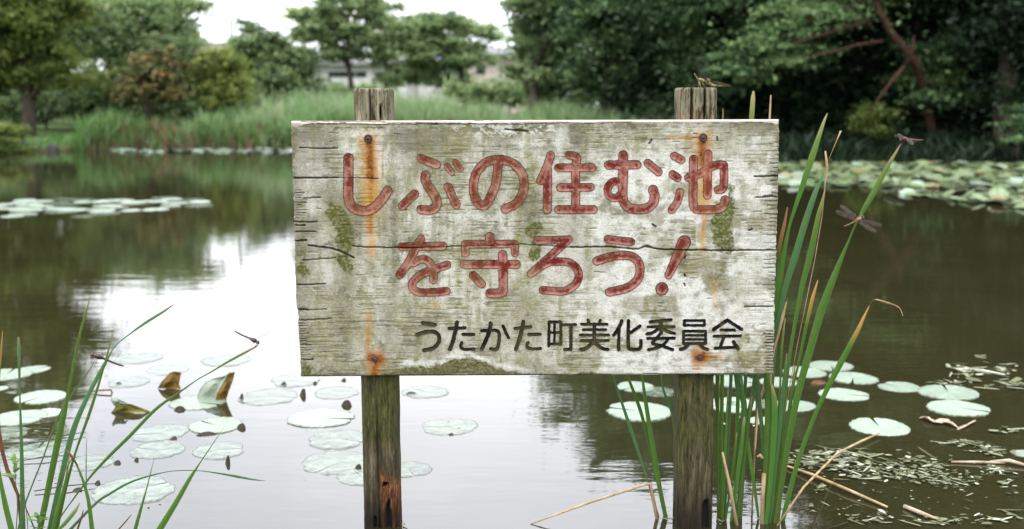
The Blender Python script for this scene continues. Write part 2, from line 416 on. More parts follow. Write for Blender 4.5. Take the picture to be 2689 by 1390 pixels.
for y in np.arange(850, 935, 7): CRACKS.append(([(785 + _r.random() * 3, y), (795 + _r.random() * 22, y + _r.uniform(-4, 2))], 0.5 + _r.random() * 1.0))
for y in np.arange(375, 800, 11.0):
    x1 = 2046 - (y - 318) * 0.025; CRACKS.append(([(x1 - 8 - _r.random() * 26, y), (x1, y + _r.uniform(-1.5, 1.5))], 0.2 + _r.random() * 1.0))
for y in np.arange(870, 975, 8): CRACKS.append(([(2004 + _r.random() * 14, y), (2031, y + _r.uniform(-1.5, 1.5))], 1.0 + _r.random() * 1.0))
for k in range(60):      # short hairline checks along the grain
    x = _r.uniform(790, 2010); y = _r.choice([_r.uniform(330, 640), _r.uniform(660, 980), _r.gauss(585, 28)])
    L = _r.uniform(6, 26); CRACKS.append(([(x, y), (x + L, y + _r.uniform(-1, 1))], 0.2 + _r.random() * 0.7))

MOSS_EDGE = np.array([(785, 1000), (860, 994), (930, 990), (1000, 986), (1040, 970), (1080, 965), (1125, 967), (1161, 955), (1200, 942), (1241, 944), (1281, 958), (1332, 977), (1369, 984), (1480, 986), (1525, 976), (1600, 980), (1700, 990), (2040, 995)], float)

def col_blob(px, py, x, y0, y1, w, soft=1.0):
    """a soft vertical streak"""
    return np.exp(-((px - x) / w) ** 2) * sstep(y0 - 15 * soft, y0 + 15 * soft, py) * (1 - sstep(y1 - 45 * soft, y1 + 20 * soft, py))

def board_masks(px, py):
    n1 = fbm(px / 60, py / 60, 1, 5); n2 = fbm(px / 14, py / 14, 2, 4); ng = fbm(px / 90, py / 3.2, 3, 4); nv = fbm(px / 22, py / 170, 4, 4)
    wob = (n2 - 0.5) * 16
    crack = np.zeros_like(px)
    for pts, w in CRACKS:
        pts_ = np.array(pts); lo = pts_.min(0) - 8; hi = pts_.max(0) + 8
        m = (px > lo[0]) & (px < hi[0]) & (py > lo[1]) & (py < hi[1])
        if m.any():
            d = poly_dist(px[m], py[m] + (n2[m] - 0.5) * 3.5, pts)
            crack[m] = np.maximum(crack[m], (1 - sstep(w * 0.40, w * 0.40 + 1.5, d)) * min(1, 0.30 + w * 0.26))
    # rust
    halo = np.zeros_like(px); core = np.zeros_like(px)
    def rl(pts, r, k, tgt):
        d = poly_dist(px + wob * 0.35, py + wob * 0.2, pts)
        np.maximum(tgt, k * np.exp(-(d / r) ** 2), out=tgt)
    rl([(968, 372), (972, 420), (974, 520), (974, 552)], 22, 1.05, halo); rl([(970, 380), (973, 440), (974, 470)], 12, 1.05, core); rl([(974, 470), (975, 545)], 8, 0.42, core)
    rl([(972, 560), (974, 610), (976, 660)], 13, 0.75, halo); rl([(973, 565), (974, 612)], 6, 0.5, core); rl([(967, 358), (950, 366), (985, 362)], 16, 0.5, halo)
    rl([(967, 815), (968, 860), (966, 918)], 7, 0.55, halo); rl([(968, 840), (966, 918)], 5, 0.30, core)
    rl([(984, 943), (986, 955)], 21, 1.0, halo); rl([(978, 942), (992, 943)], 18, 1.25, core); rl([(985, 950), (984, 990)], 11, 1.05, core); rl([(985, 950), (984, 992)], 13, 0.9, halo)
    rl([(1846, 365), (1846, 420), (1848, 500), (1848, 545)], 24, 0.85, halo); rl([(1846, 372), (1843, 400), (1840, 430)], 12, 1.0, core)
    rl([(1760, 361), (1842, 362)], 6, 0.65, halo); rl([(1800, 362), (1842, 362)], 3, 0.65, core); rl([(1846, 362), (1872, 361)], 5, 0.5, halo)
    rl([(1850, 570), (1846, 600), (1844, 655)], 8, 0.65, halo); rl([(1848, 585), (1846, 605)], 4, 0.45, core)
    rl([(1838, 938), (1840, 944)], 20, 1.0, halo); rl([(1834, 939), (1844, 938)], 16, 1.25, core); rl([(1843, 938), (1892, 937)], 6, 0.85, halo); rl([(1843, 938), (1880, 938)], 4, 0.75, core)
    rl([(1834, 950), (1832, 968)], 10, 0.7, halo)
    rl([(1878, 740), (1880, 800)], 9, 0.35, halo); rl([(1142, 802), (1150, 806)], 8, 0.6, halo)
    halo *= 0.70 + 0.6 * n2; core *= 0.62 + 0.8 * n2
    # moss
    moss = np.zeros_like(px); mhalo = np.zeros_like(px)
    for pts, r, k in [([(878, 555), (898, 580), (906, 605), (906, 640)], 17, 2.5), ([(902, 682), (908, 690), (912, 702)], 13, 1.6), ([(884, 560), (870, 562)], 11, 0.9),
                      ([(1920, 490), (1920, 540)], 7, 1.5), ([(1906, 548), (1900, 580), (1905, 645)], 19, 1.9), ([(1880, 575), (1885, 640)], 20, 0.62), ([(1405, 648), (1400, 668)], 12, 2.0),
                      ([(1408, 598), (1395, 606)], 18, 1.1), ([(790, 700), (800, 715)], 20, 0.65), ([(800, 975), (840, 985)], 26, 0.55), ([(1900, 700), (1880, 745)], 26, 0.42), ([(1385, 330), (1330, 362)], 14, 0.45), ([(880, 340), (1000, 335)], 14, 0.4)]:
        d = poly_dist(px + wob, py + wob, pts); moss = np.maximum(moss, k * np.exp(-(d / r) ** 2)); mhalo = np.maximum(mhalo, min(1, k) * np.exp(-(d / (2.3 * r)) ** 2))
    n3 = fbm(px / 5.0, py / 5.0, 12, 3); moss = sstep(0.34, 0.70, moss * (0.22 + 0.75 * n2 + 1.05 * n3)) * (0.35 + 0.65 * sstep(0.35, 0.60, n3))
    edge = np.interp(px, MOSS_EDGE[:, 0], MOSS_EDGE[:, 1]) + (n2 - 0.5) * 20 + (n3 - 0.5) * 8
    strip = sstep(-1.0, 2.0, py - edge) * (0.55 + 0.45 * sstep(0.30, 0.5, n3))
    # pale peeled strip just above the bottom moss, and white rubbed places
    pale = np.exp(-((py - edge + 11) / 9.0) ** 2) * sstep(1040, 1070, px) * (1 - sstep(1370, 1420, px))
    for x, y, rx, ry, k in [(940, 352, 55, 16, 0.9), (915, 420, 24, 60, 0.8), (985, 930, 70, 14, 0.5), (1960, 740, 40, 45, 0.9), (1970, 785, 60, 26, 0.9), (1580, 590, 60, 40, 0.5), (1250, 570, 90, 18, 0.6), (1120, 600, 80, 22, 0.6),
                            (1990, 520, 40, 60, 0.7), (1960, 380, 60, 40, 0.6), (1800, 340, 70, 18, 0.6), (1465, 370, 16, 40, 0.8), (1780, 560, 70, 26, 0.5), (860, 720, 40, 40, 0.6), (1560, 700, 90, 60, 0.45), (830, 545, 24, 16, 0.9), (1330, 345, 22, 12, 0.9), (1370, 375, 32, 16, 0.7)]:
        pale = np.maximum(pale, k * np.exp(-((px - x) / rx) ** 2 - ((py - y) / ry) ** 2))
    pale = np.clip(pale * (0.20 + 0.9 * n1 + 0.6 * n2), 0, 1)
    pale = np.maximum(pale, 0.95 * sstep(1400, 1620, px + (n1 - 0.5) * 300) * sstep(370, 440, py) * sstep(0.34, 0.56, fbm(px / 70, py / 50, 77, 4)))
    # bare grey wood
    bare = 0.62 * sstep(0.50, 0.66, 0.55 * n1 + 0.45 * ng)
    for x, y, rx, ry, k in [(1090, 370, 110, 42, 0.8), (800, 350, 60, 40, 0.7), (800, 450, 50, 60, 0.45), (1300, 330, 140, 16, 1.0), (1515, 355, 26, 42, 1.0), (1440, 370, 14, 40, 0.6), (2020, 715, 30, 60, 1.0), (2005, 637, 40, 18, 1.0),
                            (1990, 340, 60, 22, 0.95), (1965, 372, 12, 24, 0.9), (1650, 335, 80, 16, 0.7), (815, 600, 40, 40, 0.75), (800, 880, 40, 60, 0.45), (1010, 325, 260, 9, 0.7), (1990, 565, 40, 16, 0.35), (830, 655, 70, 10, 0.6)]:
        bare = np.maximum(bare, k * np.exp(-((px - x) / rx) ** 2 - ((py - y) / ry) ** 2))
    bare = sstep(0.30, 0.72, bare * (0.50 + 0.55 * n2 + 0.55 * ng))
    flakes = sstep(0.60, 0.66, 0.5 * fbm(px / 20, py / 4.0, 8, 4) + 0.5 * n2) * (0.35 + 0.65 * np.maximum(np.exp(-((py - 585) / 45) ** 2) * sstep(1000, 1100, px) * (1 - sstep(1400, 1460, px)), np.exp(-((py - 338) / 14) ** 2)))
    bare = np.maximum(bare, flakes)
    topf = np.exp(-((py - 338) / 20) ** 2) * sstep(1150, 1210, px) * (1 - sstep(1440, 1500, px)); fk = fbm(px / 11, py / 9, 15, 3)
    bare = np.maximum(bare, topf * sstep(0.46, 0.52, fk)); pale = np.maximum(pale, topf * (1 - sstep(0.40, 0.46, fk)) * 1.0)
    # olive algae streaks running down
    ol = 0.85 * sstep(0.46, 0.70, nv)
    for x, y0, y1, w, k in [(1037, 480, 770, 12, 0.9), (1033, 770, 960, 16, 0.6), (915, 690, 985, 22, 0.85), (985, 640, 760, 30, 0.55), (880, 740, 940, 34, 0.6), (1290, 380, 560, 22, 0.55), (1400, 420, 640, 22, 0.95), (1385, 690, 990, 45, 0.75), (1300, 760, 870, 30, 0.45),
                            (1600, 360, 480, 40, 0.35), (1735, 570, 650, 22, 0.55), (1880, 650, 830, 45, 0.85), (1945, 430, 560, 18, 0.65), (1915, 470, 560, 16, 0.5), (1735, 690, 830, 22, 0.45), (790, 640, 730, 22, 0.7), (1010, 320, 350, 170, 0.6), (1845, 800, 950, 20, 0.5), (1520, 300, 380, 20, 0.6)]:
        ol = np.maximum(ol, k * col_blob(px + wob, py, x, y0, y1, w))
    ol = np.maximum(ol, 1.1 * mhalo); ol = np.maximum(ol, 0.7 * sstep(945, 985, py + (n1 - 0.5) * 40) * (1 - 0.6 * sstep(1650, 1750, px)))
    ol = np.maximum(ol, 0.75 * sstep(620, 960, py + (n1 - 0.5) * 260) * (1 - sstep(1050, 1300, px + (n1 - 0.5) * 200))); ol = np.maximum(ol, 0.8 * sstep(0.50, 0.72, n1))
    olive = np.clip(ol * (0.30 + 1.2 * n2), 0, 1) * (1 - 0.8 * np.clip(pale, 0, 1))
    eL = np.interp(py, [318, 990], [764, 790]); eR = np.interp(py, [314, 984], [2047, 2032])
    g1 = fbm(px / 26, py / 120, 83, 4); g2 = fbm(px / 120, py / 90, 84, 4)
    grime = np.maximum.reduce([0.95 * np.exp(-((px - eL) / 34) ** 2), 0.7 * np.exp(-((eR - px) / 16) ** 2), 0.85 * np.exp(-((py - 322) / 24) ** 2), 0.75 * np.exp(-((990 - py) / 34) ** 2) * (1 - 0.5 * sstep(1400, 1600, px)), 0.95 * sstep(0.53, 0.72, 0.5 * g1 + 0.5 * g2) * (1 - 0.65 * sstep(1430, 1640, px) * sstep(380, 440, py))])
    for x, y0, y1, w, k in [(1035, 470, 800, 16, 0.9), (1015, 800, 970, 24, 0.7), (905, 560, 985, 22, 0.8), (1400, 500, 660, 24, 1.0), (1310, 330, 470, 30, 0.6), (1450, 330, 460, 16, 0.7), (1520, 330, 420, 22, 0.9), (1885, 660, 800, 40, 0.7), (860, 320, 560, 40, 0.55), (1090, 330, 440, 70, 0.75)]:
        grime = np.maximum(grime, k * col_blob(px + wob, py, x, y0, y1, w))
    grime = np.clip(grime * (0.05 + 0.85 * n2 + 0.55 * n3) * (1 - 0.85 * pale), 0, 1)
    return dict(rust=np.stack([np.clip(halo, 0, 1), np.clip(core, 0, 1), crack], -1),
                wear=np.stack([np.clip(np.maximum(moss, 0), 0, 1), bare * (1 - 0.7 * pale), olive], -1),
                extra=np.stack([strip, pale, grime], -1))

# board paint
t = NT('weathered_painted_board')
rg = t.n('ShaderNodeSeparateColor'); t.l(t.attr('rust', 'Color'), rg.inputs[0])
wr = t.n('ShaderNodeSeparateColor'); t.l(t.attr('wear', 'Color'), wr.inputs[0])
ex = t.n('ShaderNodeSeparateColor'); t.l(t.attr('extra', 'Color'), ex.inputs[0])
grain = t.noise(t.coord((7, 7, 190)), 1.0, 5, 0.62); speck = t.noise(t.coord((150, 150, 230)), 1.0, 4, 0.65); big = t.noise(t.coord((5, 5, 5)), 1.0, 5, 0.6)
paint = t.ramp(big, [(0.28, (0.165, 0.150, 0.100)), (0.44, (0.385, 0.358, 0.290)), (0.66, (0.660, 0.636, 0.565))])
paint = t.mix(t.math('MULTIPLY', ex.outputs[1], 0.95), paint, (0.700, 0.688, 0.640))
mott = t.noise(t.coord((34, 34, 46)), 1.0, 5, 0.68); fine = t.noise(t.coord((320, 320, 420)), 1.0, 3, 0.7)
paint = t.mix(t.mr(mott, 0.50, 0.66, 0.0, 0.75), paint, (0.175, 0.165, 0.110))
paint = t.mix(t.mr(fine, 0.54, 0.68, 0.0, 0.70), paint, (0.105, 0.098, 0.062))
paint = t.mix(t.math('MULTIPLY', t.mr(grain, 0.58, 0.74, 0.0, 0.42), t.mr(big, 0.40, 0.60)), paint, (0.185, 0.175, 0.125))
paint = t.mix(t.mr(speck, 0.60, 0.72, 0.0, 0.50), paint, (0.170, 0.165, 0.100))
paint = t.mix(t.mr(speck, 0.30, 0.42, 0.60, 0.0), paint, (0.720, 0.715, 0.680))
wood = t.ramp(grain, [(0.34, (0.105, 0.092, 0.072)), (0.66, (0.300, 0.280, 0.240))])
c = t.mix(t.math('MULTIPLY', wr.outputs[1], t.mr(speck, 0.30, 0.55, 0.55, 1.0)), paint, wood)
c = t.mix(t.math('MULTIPLY', wr.outputs[2], t.mr(speck, 0.30, 0.62, 0.45, 0.95)), c, t.ramp(mott, [(0.35, (0.090, 0.088, 0.020)), (0.68, (0.270, 0.255, 0.090))]))
c = t.mix(t.math('MULTIPLY', ex.outputs[2], t.mr(speck, 0.30, 0.60, 0.35, 0.90)), c, t.ramp(mott, [(0.35, (0.070, 0.060, 0.036)), (0.66, (0.190, 0.172, 0.125))]))
c = t.mix(t.math('MULTIPLY', rg.outputs[0], 0.88), c, (0.480, 0.240, 0.048))
c = t.mix(rg.outputs[1], c, t.ramp(speck, [(0.32, (0.050, 0.016, 0.006)), (0.50, (0.220, 0.070, 0.012)), (0.72, (0.380, 0.140, 0.022))]))
c = t.mix(t.math('MULTIPLY', wr.outputs[0], t.mr(speck, 0.28, 0.50, 0.62, 1.0)), c, t.ramp(speck, [(0.35, (0.026, 0.034, 0.003)), (0.68, (0.125, 0.138, 0.020))]))
c = t.mix(t.math('MULTIPLY', ex.outputs[0], t.mr(grain, 0.66, 0.58, 0.1, 0.95)), c, t.ramp(speck, [(0.35, (0.045, 0.042, 0.009)), (0.68, (0.160, 0.140, 0.048))]))
lip = t.attr('lip'); c = t.mix(lip, c, t.ramp(grain, [(0.35, (0.400, 0.330, 0.270)), (0.62, (0.680, 0.610, 0.540))]))
board_c = t.mix(t.math('MULTIPLY', rg.outputs[2], 0.88), c, (0.018, 0.014, 0.009))
hgt = t.math('SUBTRACT', t.math('ADD', t.math('MULTIPLY', grain, 0.7), t.math('MULTIPLY', speck, 0.5)), t.math('MULTIPLY', rg.outputs[2], 1.2))
M['board'] = t.pbr(board_c, 0.85, 0.15, t.bump(hgt, 0.55, 0.0018))

M['board_edge'] = noise_mat('board_sawn_edge', (0.30, 0.24, 0.19), (0.66, 0.58, 0.50), 1.0, stretch=(12, 200, 220), bump=0.3, lo=0.3, hi=0.55)

def ink_mat(name, deep, faded, rimc, worn, lo, hi, wornf):
    t = NT(name)
    e = t.attr('edge'); rg = t.n('ShaderNodeSeparateColor'); t.l(t.attr('rust', 'Color'), rg.inputs[0])
    wr = t.n('ShaderNodeSeparateColor'); t.l(t.attr('wear', 'Color'), wr.inputs[0])
    a = t.noise(t.coord((30, 30, 26)), 1.0, 6, 0.66); b = t.noise(t.coord((130, 130, 220)), 1.0, 4, 0.65)
    f = t.math('ADD', t.math('MULTIPLY', a, 0.84), t.math('MULTIPLY', b, 0.16))
    f = t.math('ADD', f, t.math('MULTIPLY', t.math('SUBTRACT', e, 0.50), -0.16))
    c = t.ramp(f, [(lo, deep), (hi, faded)])
    c = t.mix(t.mr(b, 0.62, 0.72, 0.0, wornf), c, worn)
    c = t.mix(t.math('MULTIPLY', rg.outputs[0], 0.30), c, (0.36, 0.13, 0.03))
    c = t.mix(t.math('MULTIPLY', wr.outputs[2], 0.30), c, (0.20, 0.17, 0.07))
    rim = t.math('MULTIPLY', t.mr(e, 0.24, 0.14, 0.0, 0.92), t.mr(b, 0.35, 0.55, 0.45, 1.0))
    c = t.mix(rim, c, rimc)
    c = t.mix(rg.outputs[2], c, (0.02, 0.012, 0.010))
    hh = t.math('ADD', t.math('MULTIPLY', b, 0.4), t.math('MULTIPLY', t.mr(e, 0.0, 0.6), -1.0))
    return t.pbr(c, 0.85, 0.06, t.bump(hh, 0.7, 0.003))
M['red_ink'] = ink_mat('faded_red_paint', (0.135, 0.017, 0.013), (0.370, 0.170, 0.140), (0.060, 0.024, 0.016), (0.50, 0.40, 0.34), 0.42, 0.57, 0.7)
M['black_ink'] = ink_mat('faded_black_paint', (0.006, 0.006, 0.006), (0.034, 0.032, 0.028), (0.003, 0.003, 0.003), (0.20, 0.18, 0.145), 0.50, 0.68, 0.40)

# posts
t = NT('weathered_post')
mk = t.n('ShaderNodeSeparateColor'); t.l(t.attr('mask', 'Color'), mk.inputs[0])     # rot, moss, crack
pg = t.noise(t.coord((85, 85, 9)), 1.0, 6, 0.7); pg2 = t.noise(t.coord((210, 210, 40)), 1.0, 5, 0.7); pb = t.noise(t.coord((9, 9, 7)), 1.0, 4, 0.6)
wet = t.attr('wet')
dry = t.ramp(pg, [(0.38, (0.026, 0.020, 0.010)), (0.48, (0.165, 0.142, 0.092)), (0.68, (0.370, 0.335, 0.250))])
damp = t.ramp(pg, [(0.34, (0.010, 0.008, 0.004)), (0.50, (0.062, 0.050, 0.028)), (0.68, (0.185, 0.150, 0.095))])
c = t.mix(wet, dry, damp)
c = t.mix(t.math('MULTIPLY', mk.outputs[1], t.mr(pb, 0.35, 0.6, 0.25, 0.95)), c, t.ramp(pg2, [(0.35, (0.014, 0.019, 0.003)), (0.66, (0.098, 0.105, 0.026))]))
c = t.mix(t.math('MULTIPLY', t.mr(pg2, 0.62, 0.70, 0.0, 0.7), mk.outputs[1]), c, (0.20, 0.165, 0.07))
c = t.mix(mk.outputs[0], c, t.ramp(pg2, [(0.34, (0.018, 0.006, 0.003)), (0.52, (0.165, 0.060, 0.022)), (0.70, (0.480, 0.230, 0.085))]))
c = t.mix(t.math('MULTIPLY', t.mr(pg2, 0.44, 0.36), 0.85), c, (0.020, 0.015, 0.010))
gp = t.n('ShaderNodeNewGeometry'); gs = t.n('ShaderNodeSeparateXYZ'); t.l(gp.outputs['Position'], gs.inputs[0])
c = t.mix(t.mr(t.math('ADD', gs.outputs['Z'], t.math('MULTIPLY', pg, -0.06)), 0.09, 0.0, 0.0, 0.85), c, (0.010, 0.009, 0.005))      # wet tide mark
c = t.mix(mk.outputs[2], c, (0.010, 0.008, 0.006))
M['post'] = t.pbr(c, 0.85, 0.15, t.bump(t.math('ADD', pg, t.math('MULTIPLY', pg2, 0.5)), 0.6, 0.003))
M['nail'] = noise_mat('rusty_nail', (0.020, 0.010, 0.008), (0.085, 0.034, 0.020), 120, rough=0.6, spec=0.4, bump=0.6, bd=0.001)

# ------------------------------------------------------------------ the setting: ground with the pond, water
POND = [(-10, 1.8), (-3, 1.72), (3, 1.72), (10, 1.9), (14, 6), (14.5, 14), (12, 19.5), (8.5, 21.2), (5.5, 22), (3.5, 23.5), (1, 26.3), (-5, 27.6), (-9, 27.2), (-11.2, 25.6), (-13, 20), (-13.8, 10), (-12.5, 4)]
PC = np.array([0.0, 13.0])
NA = 240
ANG = np.linspace(0, 2 * math.pi, NA, endpoint=False)
def pond_r():
    out = []
    pts = np.array(POND) - PC
    for a in ANG:
        d = np.array([math.cos(a), math.sin(a)]); best = 50
        for i in range(len(pts)):
            p, q = pts[i], pts[(i + 1) % len(pts)]; e = q - p
            det = d[0] * (-e[1]) + e[0] * d[1]
            if abs(det) < 1e-9: continue
            tt = (p[0] * (-e[1]) + e[0] * p[1]) / det; u = (d[0] * p[1] - d[1] * p[0]) / det
            if tt > 0 and -1e-6 <= u <= 1 + 1e-6: best = min(best, tt)
        out.append(best)
    r = np.array(out)
    for _ in range(2): r = 0.5 * r + 0.25 * np.roll(r, 1) + 0.25 * np.roll(r, -1)
    return r
RP = pond_r()
def bank_r(x, y):
    a = math.atan2(y - PC[1], x - PC[0]) % (2 * math.pi)
    return np.interp(a, np.append(ANG, 2 * math.pi), np.append(RP, RP[0]))
GR = [(-0.70, 1, -0.60), (-0.30, 1, -0.58), (-1.2, 0, -0.40), (-0.5, 0, -0.22), (0.0, 0, -0.03), (0.25, 0, 0.07), (0.6, 0, 0.13), (1.5, 0, 0.18), (4, 0, 0.26), (10, 0, 0.42), (25, 0, 0.6), (60, 0, 0.7), (200, 0, 0.8), (900, 0, 0.8)]
def ground_z(x, y):
    d = math.hypot(x - PC[0], y - PC[1]) - bank_r(x, y)
    g = [(a, c) for a, b, c in GR if not b]
    return float(np.interp(d, [q[0] for q in g], [q[1] for q in g]))
V = [(PC[0], PC[1], -0.6)]
for off, rel, z in GR:
    for k in range(NA):
        r = RP[k] * (1 + off) if rel else RP[k] + off
        V.append((PC[0] + r * math.cos(ANG[k]), PC[1] + r * math.sin(ANG[k]), z))
F = [(0, 1 + k, 1 + (k + 1) % NA) for k in range(NA)]
for i in range(len(GR) - 1):
    for k in range(NA):
        k2 = (k + 1) % NA
        F.append((1 + i * NA + k, 1 + (i + 1) * NA + k, 1 + (i + 1) * NA + k2, 1 + i * NA + k2))
tag(mesh_obj('ground', V, F, M['ground'], smooth=True), kind='structure')
V = [(PC[0], PC[1], 0)] + [(PC[0] + (RP[k] + 0.2) * math.cos(ANG[k]), PC[1] + (RP[k] + 0.2) * math.sin(ANG[k]), 0) for k in range(NA)]
tag(mesh_obj('water', V, [(0, 1 + k, 1 + (k + 1) % NA) for k in range(NA)], M['water']), kind='structure')

# ------------------------------------------------------------------ the sign
LEFT_EDGE = [(318, 764), (540, 770), (800, 777.5), (816, 781), (990, 790)]
RIGHT_EDGE = [(314, 2047), (540, 2043), (800, 2034.5), (984, 2032)]
def board_px(u, v):
    yl = 318 + v * (990 - 318); yr = 314 + v * (983.5 - 314)
    xl = np.interp(yl, [a for a, b in LEFT_EDGE], [b for a, b in LEFT_EDGE]) + (vnoise(yl / 7.0, yl * 0, 91) - 0.5) * 2.5
    xr = np.interp(yr, [a for a, b in RIGHT_EDGE], [b for a, b in RIGHT_EDGE]) + (vnoise(yr / 6.0, yr * 0, 92) - 0.5) * 3.0
    return xl + u * (xr - xl), yl + u * (yr - yl)

sign_base = P(1407, 1389, YB + 0.0675); sign_base[2] = 0
sign = empty('wooden_sign', sign_base, 'weathered white wooden notice board with red and black writing on two posts', 'sign')
NU, NV_ = 740, 386
uu, vv = np.meshgrid(np.linspace(0, 1, NU), np.linspace(0, 1, NV_))
bx_, by_ = board_px(uu, vv)
bm = board_masks(bx_, by_)
bp = P(bx_, by_, YB)
dep = 0.0045 * bm['rust'][..., 2] + 0.0011 * bm['wear'][..., 1] + 0.0008 * bm['extra'][..., 2] - 0.0010 * bm['wear'][..., 0] + 0.0014 * bm['extra'][..., 0]
rim_ = np.minimum(np.minimum(uu, 1 - uu) * 1.9, np.minimum(vv, 1 - vv))
dep = dep + 0.004 * (1 - sstep(0.0, 0.006, rim_))
bp[..., 1] += dep
idx = np.arange(NU * NV_).reshape(NV_, NU)
FQ = np.stack([idx[:-1, :-1], idx[1:, :-1], idx[1:, 1:], idx[:-1, 1:]], -1).reshape(-1, 4)
lw = (vv * 672) - (3.5 + 6.5 * fbm(bx_ / 70, bx_ * 0 + 3.0, 55, 3) + 10 * np.exp(-((bx_ - 775) / 22) ** 2) + 5 * np.exp(-((bx_ - 2040) / 10) ** 2) + 3 * (fbm(bx_ / 6, by_ / 6, 56, 2) - 0.5))
lip = 1 - sstep(-0.8, 0.8, lw); under = np.exp(-((lw - 2.5) / 1.6) ** 2) * sstep(0.40, 0.60, fbm(bx_ / 45, bx_ * 0 + 9.0, 57, 3))
bm['rust'][..., 2] = np.maximum(bm['rust'][..., 2] * (1 - lip), 0.85 * under); bm['rust'][..., :2] *= (1 - lip)[..., None]
bat = {k: v.reshape(-1, 3) for k, v in bm.items()}; bat['lip'] = lip.ravel()
board = mesh_obj('board', bp.reshape(-1, 3), FQ, M['board'], sign, bat)
BT = 0.021
ring = np.concatenate([bp[0, ::4], bp[::4, -1], bp[-1, ::-4], bp[::-4, 0]])
back = ring.copy(); back[:, 1] = YB + BT
n = len(ring)
V = np.concatenate([ring, back, [back.mean(0)]])
F = [(k, (k + 1) % n, n + (k + 1) % n, n + k) for k in range(n)] + [(n + k, n + (k + 1) % n, 2 * n) for k in range(n)]
mesh_obj('board_edge', V, F, M['board_edge'], sign)

# posts
def make_post(topS, botS, seed, masks):
    Yc = YB + BT + 0.0015 + 0.0452
    hw = 0.0468
    zt = P(topS[0], topS[1], Yc - hw); zb = P(botS[0], botS[1], Yc - hw)
    axis = zt - zb; zlo = -0.35
    NP, NL = 88, 260
    zs = np.concatenate([np.linspace(zlo, zt[2] - 0.007, NL - 4), [zt[2] - 0.004, zt[2] - 0.0016, zt[2] - 0.0003, zt[2]]])
    per = np.linspace(0, 4, NP, endpoint=False)
    side = np.floor(per).astype(int); f = (per - side) * 2 - 1
    sx = np.select([side == 0, side == 1, side == 2, side == 3], [f, 1, -f, -1]); sy = np.select([side == 0, side == 1, side == 2, side == 3], [-1, f, 1, -f])
    rr = np.hypot(sx, sy); k = np.where(rr > 1.30, 1.30 / rr, 1.0)
    sx = sx * k; sy = sy * k
    Z, PR = np.meshgrid(zs, per, indexing='ij')
    tt = (Z - zb[2]) / axis[2]
    cx = zb[0] + axis[0] * tt; cy = Yc + 0 * tt
    g = fbm(PR * 9, Z * 2.2, seed, 4); g2 = fbm(PR * 26, Z * 9, seed + 5, 3)
    d = 1 - 0.05 * sstep(0.42, 0.62, g) - 0.04 * (g2 - 0.5)
    top = np.ones_like(Z); 
    for j, q in zip(range(-4, 0), (0.985, 0.955, 0.90, 0.84)): top[j] = q
    X = cx + hw * sx[None] * d * top; Yy = cy + hw * sy[None] * d * top
    pts = np.stack([X, Yy, Z], -1)
    front = (side == 0)[None] & np.ones_like(Z, bool)
    px, py = PROJ(pts)
    uacr = sx[None] + 0 * Z
    rot, moss, crack = masks(px, py, uacr, g, g2, front)
    pts[..., 1] += np.where(front, 0.012 * crack + 0.007 * rot * g2, 0)
    Z0 = pts[-1]
    wet = 1 - sstep(0.55, 0.95, Z + (g - 0.5) * 0.2)
    ii = np.arange(NL * NP).reshape(NL, NP); i2 = np.roll(ii, -1, 1)
    F = np.stack([ii[:-1], i2[:-1], i2[1:], ii[1:]], -1).reshape(-1, 4).tolist() + [list(ii[-1])]
    return mesh_obj('post', pts.reshape(-1, 3), F, M['post'], sign, {'mask': np.stack([rot, moss, crack], -1).reshape(-1, 3), 'wet': wet.ravel()})
def masks_a(px, py, u, g, g2, front):
    crack = np.where(front, 1 - sstep(0.018, 0.05, np.abs(u + 0.06 + 0.05 * (g - 0.5))), 0) * 0.95
    crack = np.maximum(crack, np.where(front, (1 - sstep(0.02, 0.05, np.abs(u - 0.45))) * sstep(270, 285, py) * (1 - sstep(300, 330, py)), 0))
    rot = sstep(1225, 1262, py + (g2 - 0.5) * 60 - (u - 0.3) * 30) * sstep(-0.12, 0.08, u)
    hole = np.where(front, sstep(1290, 1345, py + (g2 - 0.5) * 40) * np.exp(-((u - 0.42) / 0.20) ** 2), 0)
    hole = np.maximum(hole, np.where(front, np.exp(-((u - 0.25) / 0.2) ** 2 - ((py - 1274) / 8) ** 2), 0))
    hole = np.maximum(hole, np.where(front, sstep(1340, 1370, py) * np.exp(-((u + 0.35) / 0.13) ** 2), 0))
    moss = (1 - sstep(1080, 1250, py)) * sstep(600, 1000, py) * 0.95 + 0.35 * (py < 600) * g
    return rot * (0.65 + 0.5 * g2), np.clip(moss * (0.5 + g), 0, 1), np.maximum(crack, sstep(0.45, 0.7, hole))
def masks_b(px, py, u, g, g2, front):
    gro = sstep(0.60, 0.68, g) * (py < 400) * np.where(front, 1, 0)
    crack = np.maximum(gro * 0.9, np.where(front, sstep(1290, 1335, py + (g2 - 0.5) * 60) * np.exp(-((u - 0.62) / 0.24) ** 2), 0))
    crack = np.maximum(crack, np.where(front, (1 - sstep(0.015, 0.04, np.abs(u - 0.12))) * sstep(1270, 1300, py) * 0.9, 0))
    rot = 0.55 * sstep(280, 300, py) * (py < 400) * sstep(0.45, 0.6, g2) + 0.25 * sstep(1300, 1370, py) * g
    moss = sstep(600, 1000, py) * (1 - sstep(1210, 1330, py)) * 0.9 + 0.4 * (1 - sstep(240, 275, py)) * g
    return rot, np.clip(moss * (0.35 + g), 0, 1), sstep(0.40, 0.7, crack)
make_post((975, 232), (1001, 1389), 11, masks_a)
make_post((1834.5, 230), (1824.5, 1389), 23, masks_b)

